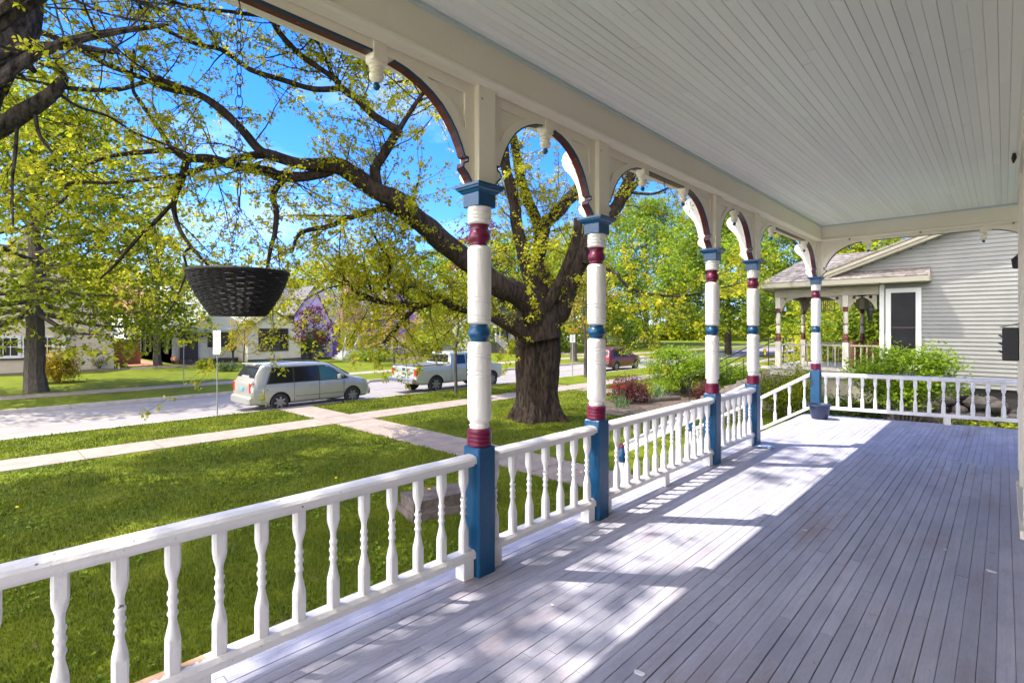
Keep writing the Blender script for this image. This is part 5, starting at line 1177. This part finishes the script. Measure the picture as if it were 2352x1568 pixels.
for x, y in ((BX0,0),(BX1,0),(BX0,BY1),(BX1,2.7)):
    nbr(x, 1, y); nbr(x, -1, y) if x == BX1 else nbr(x, 1 if y == 0 else -1, y, 'y')
nbr(x0-.05, -1, 0)
mb = MB(); z0_, z1_ = 3.88, 4.02
mb.box(BX0+.1, BX0+1.1, BY1-.02, BY1+.02, 3.62, 3.66)
for i in range(14): mb.box(BX0+.12+i*.07, BX0+.145+i*.07, BY1-.015, BY1+.015, 3.66, 4.02)
mb.build('spindle_frieze', M['tan'], nh)
mb = MB(); mb.box(BX0-.25, x0-.05, -.25, BY1+.25, 1.60, 1.68); mb.box(BX0-.2, x0-.05, -.2, -.17, 1.38, 1.598); o_ = mb.build('porch_floor', M['npost'], nh)
mb = MB(); mb.box(BX0-.15, x0-.1, -.12, -.09, 0.7, 1.38); mb.build('skirting', M['tan'], nh)
def nrail(p, q, n):
    p, q = Vector(p), Vector(q); mb = MB(); d = (q-p)/(n+1)
    for i in range(1, n+1): c = p+d*i; mb.box(c.x-.018, c.x+.018, c.y-.018, c.y+.018, 1.74, 2.40)
    mb.box(min(p.x,q.x)-.03, max(p.x,q.x)+.03, min(p.y,q.y)-.03, max(p.y,q.y)+.03, 2.40, 2.45)
    mb.build('porch_railing', M['tan'], nh)
nrail((BX0+.09,0,0), (BX1-.09,0,0), 8); nrail((BX1+.09,0,0), (x0-.06,0,0), 4); nrail((BX0+.09,BY1,0), (BX1-.09,BY1,0), 9); nrail((BX1+.09,BY1,0), (x0-.06,BY1,0), 5)
mb = MB(); mb.box(-3.62, -3.56, .3, 2.2, 1.68, 2.55); mb.box(-3.62, -3.0, 2.2, 2.26, 1.68, 2.5); mb.build('settle', M['fence'], nh)
ln = thing('porch_lantern', 'black carriage lantern on the neighbouring porch beside the corner board', 'lantern', (x0-.30, NY+.0, 3.42))
mb = MB(); mb.lathe([(.01,-.28),(.03,-.24),(.02,-.2),(.05,-.17),(.10,.10),(.13,.12),(.09,.2),(.03,.25),(.02,.3),(.01,.34)], n=6); mb.tube([(0,0,.3),(.08,0,.38),(.18,0,.33),(.25,0,.1)], .015, 6); mb.build('body', M['black'], ln)
# iron handrails and front steps of the neighbour
hrn = thing('iron_handrails', 'black iron handrails of the neighbouring front steps', 'handrail', (BX0-.25, NY, 0))
for y in (.75, 2.5):
    mb = MB(); mb.tube([(.1,y,2.55),(-.3,y,2.6),(-.8,y,2.4),(-3.4,y,.95),(-3.6,y,.8)], .022, 8); mb.tube([(.1,y,2.1),(-.8,y,1.9),(-3.4,y,.45)], .014, 6)
    for k in (0, 1, 2): mb.tube([(-.3-k*1.5,y,2.58-k*.83),(-.3-k*1.5,y,max(0,1.55-k*.83))], .016, 6)
    mb.build('handrail', M['black'], hrn)
nst_ = thing('front_steps', 'pale stone steps left of the neighbouring porch', 'steps', (BX0-.26, NY+.6, 0))
mb = MB()
for i in range(7): mb.box(-.46*(i+1), -.46*i, 0, 2.1, 0, 1.68-.23*(i+1))
mb.build('treads', M['concrete'], nst_)

# ---------------------------------------------------------------- cars (local x forward, y left, z up; placed heading along +Y)
M['tyre'] = mat('tyre', (0.018,0.018,0.018), .85); M['rim'] = mat('alloy', (0.24,0.23,0.215), .4, metal=.5)
M['silver'] = mat('silver_green_paint', (0.36,0.355,0.315), .3, metal=.35, coat=.6); M['whitec'] = mat('white_car_paint', (0.36,0.375,0.345), .3, metal=.15, coat=.6)
M['wine'] = mat('wine_paint', (0.12,0.018,0.025), .3, metal=.4, coat=.7); M['darkc'] = mat('dark_car_paint', (0.02,0.02,0.025), .3, coat=.6)
M['cglass'] = mat('car_glass', (0.012,0.013,0.012), .12, spec=.45); M['gglass'] = mat('green_car_glass', (0.03,0.09,0.07), .12, spec=.5); M['tail'] = mat('tail_lamp', (0.50,0.015,0.012), .2, coat=.5); M['chrome'] = mat('chrome', (0.7,0.7,0.7), .15, metal=1.0)
M['plate'] = mat('plate_blue', (0.10,0.30,0.55), .5); M['clamp'] = mat('clear_lamp', (0.7,0.6,0.5), .15, spec=.8); M['plast'] = mat('black_plastic', (0.02,0.02,0.02), .7)
def interp(tab, x):
    if x <= tab[0][0]: return tab[0][1]
    for (a, b), (c, d) in zip(tab, tab[1:]):
        if x <= c: return b + (d-b)*(x-a)/(c-a)
    return tab[-1][1]
class Car:
    """body lofted through stations; top(x), belt(x), half width(x) given as tables"""
    def __init__(s, name, label, cat, loc, paint, L, W, top, belt, wheels, wr, zb=.24, tuck=.86, group=None, round_=.22, wtab=None, rz=HR):
        s.r = thing(name, label, cat, loc, rz, group); s.L, s.W, s.top, s.belt, s.tuck, s.zb = L, W, top, belt, tuck, zb
        hw = W/2; s.hw = hw; rr = round_
        s.wtab = wtab or [(0,hw*.90),(.06,hw*.955),(rr,hw*.995),(L*.3,hw),(L*.75,hw*.99),(L-rr*2.2,hw*.95),(L-rr,hw*.88),(L-.05,hw*.72),(L,hw*.62)]
        xs = sorted(set([0,.02,.06,.12,.2,.3]+[round(i*L/46, 3) for i in range(1, 46)]+[L-.3,L-.2,L-.12,L-.06,L-.02,L]))
        mb = MB(); rows = []
        for x in xs: rows += s.section(x)
        n = len(s.section(1)); m_ = len(xs)
        mb.add(rows, [(j*n+i, j*n+(i+1)%n, (j+1)*n+(i+1)%n, (j+1)*n+i) for j in range(m_-1) for i in range(n)]+[tuple(range(n-1,-1,-1)), tuple(range((m_-1)*n, m_*n))], 0, True)
        o = mb.build('body', M[paint], s.r)
        cut = MB()
        for wx in wheels:
            for sd in (-1, 1):
                rr_ = wr*1.17; n2 = 28
                v = [(wx+rr_*math.cos(a), y, wr+rr_*math.sin(a)) for y in (sd*(hw+.1), sd*(hw-.26)) for a in [2*math.pi*k/n2 for k in range(n2)]]
                cut.add(v, [tuple(range(n2)), tuple(range(2*n2-1, n2-1, -1))]+[(k, n2+k, n2+(k+1)%n2, (k+1)%n2) for k in range(n2)])
        c = cut.build('cut', M['plast'])
        o.data.materials.append(M['plast'])
        c.parent = s.r; bpy.context.view_layer.update()
        md = o.modifiers.new('b', 'BOOLEAN'); md.object = c; md.operation = 'DIFFERENCE'; md.solver = 'EXACT'; md.material_mode = 'TRANSFER'
        bpy.context.view_layer.update(); dg = bpy.context.evaluated_depsgraph_get()
        me = bpy.data.meshes.new_from_object(o.evaluated_get(dg)); o.modifiers.clear(); o.data = me; bpy.data.objects.remove(c)
        for wx in wheels:
            for sd in (-1, 1): s.wheel(wx, sd, wr, hw)
    def section(s, x):
        hw = interp(s.wtab, x); t = interp(s.top, x); b = min(interp(s.belt, x), t-.05); zb = s.zb+.10*max(0, 1-x/.35)+.06*max(0, 1-(s.L-x)/.35)
        k = s.tuck if t-b > .25 else 1-(1-s.tuck)*(t-b)/.25*.6
        rt = min(.10, (t-b)*.45)
        half = [(hw*.86, zb), (hw*.97, zb+.07), (hw, zb+.22), (hw*1.0, b-.22), (hw*.99, b-.05), (hw*.965, b), (hw*k, t-rt), (hw*(k-.05), t-rt*.35), (hw*(k-.14), t-.01), (hw*.35, t+.012)]
        return [(x, y, z) for y, z in half] + [(x, -y, z) for y, z in reversed(half)]
    def side(s, x, z):
        sec = s.section(x)[:10]; 
        for (x0_, y0, z0), (x1_, y1, z1) in zip(sec, sec[1:]):
            if z0 <= z <= z1: return y0+(y1-y0)*(z-z0)/max(1e-6, z1-z0)
        return sec[-1][1]
    def pane(s, name, pts, m, off=.008, nx=7, parent=None, both=True):
        """pts: 4 corners (x,z) bl, br, tr, tl on the body side"""
        o = None
        for sd in ((-1, 1) if both else (-1,)):
            mb = MB(); bl, br, tr, tl = pts; nz = 4; v = []
            for j in range(nz+1):
                for i in range(nx+1):
                    u, w_ = i/nx, j/nz; a = (bl[0]*(1-u)+br[0]*u, bl[1]*(1-u)+br[1]*u); b = (tl[0]*(1-u)+tr[0]*u, tl[1]*(1-u)+tr[1]*u)
                    x, z = a[0]*(1-w_)+b[0]*w_, a[1]*(1-w_)+b[1]*w_; v.append((x, sd*(s.side(x, z)+off), z))
            mb.add(v, [(j*(nx+1)+i, j*(nx+1)+i+1, (j+1)*(nx+1)+i+1, (j+1)*(nx+1)+i) for j in range(nz) for i in range(nx)], 0, True)
            o = mb.build(name, M[m], parent or s.r)
        return o
    def wheel(s, wx, sd, wr, hw):
        w_ = bpy.data.objects.new('wheel', None); scene.collection.objects.link(w_); w_.parent = s.r; w_.location = (wx, sd*(hw-.115), wr)
        w_.rotation_euler = (R(90) if sd < 0 else R(-90), R(random.uniform(0, 60)), 0)
        mb = MB(); mb.lathe([(wr*.60,-.11),(wr*.93,-.105),(wr,-.07),(wr,.07),(wr*.93,.100),(wr*.68,.105),(wr*.62,.06)], n=32); mb.build('tyre', M['tyre'], w_)
        mb = MB(); mb.lathe([(.02,.075),(wr*.17,.085),(wr*.19,.07),(wr*.2,.03),(wr*.55,.015),(wr*.60,.06),(wr*.66,.092),(wr*.675,.07),(wr*.67,-.09),(wr*.5,-.1)][::-1], n=30)
        o = mb.build('rim', M['plast'], w_)
        mb = MB()
        for k in range(7):
            a = 2*math.pi*k/7; c_, s_ = math.cos(a), math.sin(a); q = []
            for r_, h_, z_ in ((wr*.12,.05,.088),(wr*.64,.035,.085)):
                q += [(r_*c_-h_*s_, r_*s_+h_*c_, z_), (r_*c_+h_*s_, r_*s_-h_*c_, z_)]
            q2 = [(x, y, z-.03) for x, y, z in q]; mb.add(q+q2, [(0,1,3,2),(4,6,7,5),(0,2,6,4),(1,5,7,3)])
        mb.lathe([(wr*.62,.06),(wr*.68,.098),(wr*.70,.10),(wr*.71,.07),(wr*.62,.055)], n=30); mb.lathe([(.001,.09),(wr*.15,.092),(wr*.17,.07)], n=16); mb.build('spokes', M['rim'], w_)
    def bx(s, name, x0, x1, y0, y1, z0, z1, m, parent=None, c=.02):
        mb = MB(); mb.cbox(x0, x1, y0, y1, z0, z1, min(c, (x1-x0)*.3, (y1-y0)*.3, (z1-z0)*.3)); return mb.build(name, M[m], parent or s.r)

# minivan
v = Car('minivan', 'silver minivan with roof rack parked at the near kerb left of centre', 'car', (-20.62, 7.25, -.12), 'silver', 4.98, 1.94,
    [(0,1.02),(.05,1.12),(.10,1.25),(.38,1.70),(.52,1.75),(1.5,1.775),(2.7,1.75),(3.1,1.67),(3.55,1.43),(3.98,1.16),(4.1,1.10),(4.5,1.02),(4.8,.92),(4.93,.76),(4.98,.62)],
    [(0,.98),(.5,1.02),(3.6,1.02),(4.0,1.0),(4.6,.9),(4.98,.5)], (1.02, 4.0), .335, .25, .84)
v.pane('pillar_band', [(.52,1.03),(3.72,1.03),(3.02,1.63),(.76,1.635)], 'plast', off=.003, nx=30)
v.pane('rear_side_glass', [(.60,1.06),(1.52,1.06),(1.52,1.60),(.80,1.60)], 'cglass'); g = v.pane('sliding_door_glass', [(1.58,1.06),(2.52,1.06),(2.50,1.60),(1.58,1.60)], 'cglass'); v.pane('front_door_glass', [(2.60,1.06),(3.62,1.06),(3.05,1.56),(2.58,1.60)], 'gglass')
v.pane('quarter_glass', [(3.66,1.05),(3.86,1.05),(3.78,1.12),(3.62,1.22)], 'cglass')
def slope_pane(car, name, x0, z0, x1, z1, hw0, hw1, m, off=.012, n=1):
    d = Vector((-(z1-z0), 0, x1-x0)).normalized(); d = -d if (d.x*(1 if x0 < car.L/2 else -1)) > 0 else d
    mb = MB(); a = [(x0,-hw0,z0),(x0,hw0,z0),(x1,hw1,z1),(x1,-hw1,z1)]; mb.add([Vector(p)+d*off for p in a]+[Vector(p)-d*.01 for p in a], [(0,1,2,3),(7,6,5,4),(0,4,5,1),(1,5,6,2),(2,6,7,3),(3,7,4,0)]); return mb.build(name, M[m], car.r)
slope_pane(v, 'rear_glass', .125, 1.27, .345, 1.645, .78, .70, 'cglass', .015)
slope_pane(v, 'windscreen', 3.95, 1.19, 3.14, 1.655, .76, .66, 'cglass', .02)
for sd in (-1, 1):
    v.bx('tail_lamp', -.012, .16, *(sorted((sd*.86, sd*.70))), .72, 1.10, 'tail')
    mb = MB(); mb.tube([(.75,sd*.66,1.76),(.8,sd*.68,1.80),(1.7,sd*.69,1.825),(2.55,sd*.67,1.79),(2.7,sd*.66,1.76)], .02, 6); mb.build('roof_rail', M['plast'], v.r)
    v.bx('mirror', 3.30, 3.42, *(sorted((sd*.95, sd*1.12))), 1.06, 1.24, 'silver'); v.bx('headlamp', 4.62, 4.90, *(sorted((sd*.56, sd*.80))), .70, .84, 'clamp')
    for x in (2.18, 2.80): v.bx('door_handle', x, x+.18, *(sorted((sd*.962, sd*.995))), .915, .945, 'silver', c=.008)
    mb = MB()
    for x in (1.55, 2.55, 3.60): mb.box(x-.005, x+.005, *(sorted((sd*.955, sd*.9725))), .34, 1.02)
    mb.box(1.60, 3.55, *(sorted((sd*.96, sd*.974))), .50, .515); mb.build('door_seams', M['plast'], v.r)
v.bx('number_plate', -.03, -.003, -.17, .17, .80, .92, 'plate', c=.005); v.bx('rear_bumper', -.10, .22, -.90, .90, .30, .60, 'silver', c=.05); v.bx('front_bumper', 4.88, 5.02, -.66, .66, .28, .55, 'silver', c=.05)
mb = MB(); mb.cbox(.22,.5,-.62,.62,1.72,1.765,.012); mb.build('spoiler', M['silver'], v.r)
# pickup truck
p = Car('pickup_truck', 'white pickup truck with black bed cover parked behind the small verge tree', 'truck', (-20.75, 14.55, -.12), 'whitec', 5.9, 2.02,
    [(0,1.24),(.04,1.30),(2.02,1.32),(2.05,1.34),(2.16,1.82),(2.30,1.90),(3.3,1.92),(3.75,1.86),(4.25,1.42),(4.4,1.32),(5.0,1.29),(5.6,1.20),(5.82,1.10),(5.9,.8)],
    [(0,1.22),(2.0,1.24),(2.2,1.27),(4.2,1.27),(5.6,1.16),(5.9,.75)], (1.15, 4.90), .40, .42, .84, wtab=[(0,.98),(.1,1.0),(2,1.01),(5.2,1.0),(5.6,.96),(5.82,.86),(5.9,.72)])
slope_pane(p, 'rear_glass', 2.075, 1.40, 2.16, 1.77, .74, .66, 'cglass', .02); slope_pane(p, 'windscreen', 4.23, 1.46, 3.80, 1.83, .76, .66, 'cglass', .02)
p.pane('rear_door_glass', [(2.42,1.32),(3.05,1.32),(3.05,1.76),(2.42,1.76)], 'cglass'); p.pane('front_door_glass', [(3.12,1.32),(4.05,1.32),(3.66,1.74),(3.12,1.76)], 'gglass')
mb = MB(); mb.cbox(.0, 2.02, -.92, .92, 1.318, 1.345, .01); mb.build('bed_cover', mat('vinyl_cover', (.09,.09,.095), .5), p.r)
for sd in (-1, 1):
    p.bx('tail_lamp', -.03, .10, *(sorted((sd*.995, sd*.83))), .86, 1.18, 'tail'); p.bx('mirror', 3.75, 3.9, *(sorted((sd*1.0, sd*1.2))), 1.3, 1.52, 'whitec')
    for x in (2.86, 3.86): pass
    mb = MB()
    for x in (2.1, 3.08, 4.15): mb.box(x-.005, x+.005, *(sorted((sd*.995, sd*1.014))), .55, 1.26)
    mb.build('door_seams', M['plast'], p.r)
p.bx('tailgate', -.02, .04, -.80, .80, .78, 1.26, 'whitec'); p.bx('tailgate_handle', -.035, -.018, -.11, .11, 1.09, 1.20, 'plast', c=.005)
mb = MB(); mb.poly([[(-.11,.0),(-.035,.0),(-.035,.03),(.035,.03),(.035,0),(.11,0),(.11,-.03),(.035,-.03),(.035,-.06),(-.035,-.06),(-.035,-.03),(-.11,-.03)]], lambda a, b, t: (t, a, .98+b), -.035, -.019); mb.build('emblem', M['chrome'], p.r)
p.bx('rear_bumper', -.24, .06, -.96, .96, .52, .74, 'chrome', c=.03); p.bx('front_bumper', 5.86, 5.98, -.8, .8, .5, .78, 'chrome', c=.04); p.bx('number_plate', -.255, -.238, -.16, .16, .56, .68, 'plast', c=.004); p.bx('stop_lamp', 2.14, 2.20, -.16, .16, 1.865, 1.905, 'tail', c=.01)
# maroon car
def suv(name, label, loc, paint, group=None, rz=HR):
    s = Car(name, label, 'car', loc, paint, 4.62, 1.82,
        [(0,1.0),(.06,1.12),(.30,1.52),(.5,1.62),(1.5,1.69),(2.5,1.66),(2.9,1.55),(3.35,1.24),(3.55,1.10),(4.1,1.02),(4.45,.90),(4.58,.72),(4.62,.6)],
        [(0,.98),(.5,1.02),(3.2,1.0),(3.6,.98),(4.3,.86),(4.62,.5)], (.90, 3.57), .345, .30, .82, group=group, rz=rz)
    s.pane('rear_side_glass', [(.52,1.07),(1.12,1.07),(1.12,1.50),(.66,1.44)], 'cglass'); s.pane('rear_door_glass', [(1.17,1.06),(2.0,1.06),(2.0,1.54),(1.17,1.52)], 'cglass'); s.pane('front_door_glass', [(2.05,1.06),(3.1,1.06),(2.55,1.48),(2.05,1.54)], 'gglass')
    slope_pane(s, 'rear_glass', .09, 1.16, .27, 1.47, .66, .58, 'cglass', .02); slope_pane(s, 'windscreen', 3.33, 1.27, 2.92, 1.55, .7, .6, 'cglass', .02)
    for sd in (-1, 1):
        s.bx('tail_lamp', -.01, .2, *(sorted((sd*.83, sd*.55))), .86, 1.02, 'tail')
        mb = MB(); mb.tube([(.6,sd*.60,1.66),(.7,sd*.62,1.71),(1.6,sd*.63,1.745),(2.4,sd*.61,1.71),(2.5,sd*.6,1.67)], .018, 6); mb.build('roof_rail', M['chrome'], s.r)
        s.bx('mirror', 2.78, 2.9, *(sorted((sd*.88, sd*1.04))), 1.04, 1.18, paint); s.bx('sill_trim', 1.3, 3.1, *(sorted((sd*.86, sd*.925))), .30, .36, 'chrome', c=.01)
    s.bx('rear_bumper', -.06, .2, -.82, .82, .34, .62, 'plast', c=.04); return s
suv('maroon_suv', 'maroon sport utility car parked beyond the second post', (-20.9, 31.2, -.12), 'wine')
suv('dark_car', 'dark car parked on the street seen between the third and fourth posts', (-17.5, 66, 0), 'darkc', 'distant cars seen between the far posts', rz=R(20))
suv('silver_car', 'pale car parked far off, seen left of the neighbouring porch post', (-11.5, 58, 0), 'silver', 'distant cars seen between the far posts', rz=R(80))
yb = thing('hydrant', 'small yellow hydrant far off beside the fourth post', 'hydrant', G(1757, 816, 0))
mb = MB(); mb.lathe([(.16,0),(.14,.06),(.11,.1),(.11,.55),(.15,.58),(.13,.68),(.04,.76)], n=14); mb.tube([(-.2,0,.45),(.2,0,.45)], .06, 8); mb.build('body', mat('hydrant_yellow', (.75,.42,.02), .5), yb)

# signs on poles
M['sign'] = mat('sign_white', (0.80,0.80,0.80), .45); M['pole'] = mat('galvanised_pole', (0.20,0.22,0.20), .5, metal=.3); M['signg'] = mat('sign_lettering', (0.05,0.30,0.16), .5); M['signr'] = mat('sign_red', (0.55,0.03,0.03), .5)
def sign_pole(label, base, h, sw, sh, ang, lines, col='signr', mback=False):
    r = thing('sign_pole', label, 'sign', base, 0, 'street sign poles on the verges')
    mb = MB(); mb.box(-.022,.022,-.012,-.004,0,h); mb.box(-.030,-.022,-.012,.014,0,h); mb.box(.022,.030,-.012,.014,0,h); mb.build('pole', M['pole'], r)
    if sw:
        Mx = Matrix.Rotation(ang, 4, 'Z'); mb = MB(); 
        mb.box(-sw/2, sw/2, -.022, -.018, h-sh, h, M=Mx); s_ = mb.build('sign_plate', M['pole'] if mback else M['sign'], r)
        if lines:
            for k, tx in enumerate(lines):
                cu = bpy.data.curves.new('lettering', 'FONT'); cu.body = tx; cu.size = sw*.30; cu.align_x = 'CENTER'; cu.extrude = .001
                o = bpy.data.objects.new('lettering', cu); scene.collection.objects.link(o); o.data.materials.append(M[col])
                bpy.context.view_layer.update(); me = bpy.data.meshes.new_from_object(o.evaluated_get(bpy.context.evaluated_depsgraph_get())); bpy.data.objects.remove(o)
                me.transform(Mx @ Matrix.Translation((0, -.025, h-sh*(.26+.24*k))) @ Matrix.Rotation(R(90), 4, 'X')); link('lettering', me, s_)
    return r
sign_pole('white sign on a pole by the near kerb, in front of the cottage door', G(499, 953), 2.9, .30, .82, R(30), ['NO', 'PARK', 'ING'])
sign_pole('bare grey pole on the far verge left of the white signed pole', G(422, 889), 2.25, .10, .25, R(75), None, mback=True)
sign_pole('white rectangular sign on a pole beyond the old maple trunk', G(1315, 862), 2.55, .33, .48, R(38), ['NO', 'PARK', 'ING'], 'signg')
# mailbox-like urn at the cottage steps
ur = thing('garden_urn', 'black urn on a stand beside the cottage steps', 'urn', (-47.2, 15.9, 0)); mb = MB(); mb.lathe([(.22,0),(.2,.1),(.08,.2),(.07,.9),(.12,1.0),(.3,1.3),(.33,1.4),(.26,1.4)], n=16); mb.build('bowl', M['black'], ur)

# far woods that close the horizon (one uncountable mass)
g_ = np.random.default_rng(21); n = 26000
a = g_.uniform(R(60), R(200), n); rr = g_.uniform(125, 165, n); hh = 8+4*np.sin(a*9)+2.5*np.sin(a*23+1)+1.5*np.sin(a*51)
C = np.stack([rr*np.cos(a), rr*np.sin(a), g_.uniform(0, 1, n)**.8*hh], 1)
o = arr_mesh('far_woods', leaf_polys(C, 1, 2.0, .1), 4, M['tmid']); tag(o, 'distant green wood along the horizon beyond all the houses', 'woods', kind='stuff')

mb = MB()
for x_ in (-22.85, -23.0): mb.box(x_-.05, x_+.05, -60, 300, -.130, -.121)
tag(mb.build('road_marking', mat('worn_yellow_line', (.28,.22,.12), .8, (.19,.175,.17), 3, stretch=(1,1,1))), kind='structure')
mb = MB(); random.seed(5)
for k in range(16):
    y0 = -4+k*3.1+random.random()*2; x_ = random.uniform(-26, -20.2); pts = []
    dx, dy = random.choice(((1, .15), (.1, 1), (.3, .8), (-.8, .4)))
    L_ = random.uniform(1.5, 5)
    for i in range(18): pts.append(Vector((min(-19.8, max(-26.1, x_+dx*L_*i/17+random.gauss(0,.05))), y0+dy*L_*i/17+random.gauss(0,.05), -.1225)))
    for a_, b_ in zip(pts, pts[1:]):
        d_ = (b_-a_).normalized() if (b_-a_).length > 1e-4 else Vector((1,0,0)); n_ = Vector((-d_.y, d_.x, 0))*random.uniform(.012, .03); mb.add([a_-n_, a_+n_, b_+n_, b_-n_], [(0,1,2,3)])
tag(mb.build('tar_crack', mat('tar', (.05,.05,.05), .7)), kind='structure')
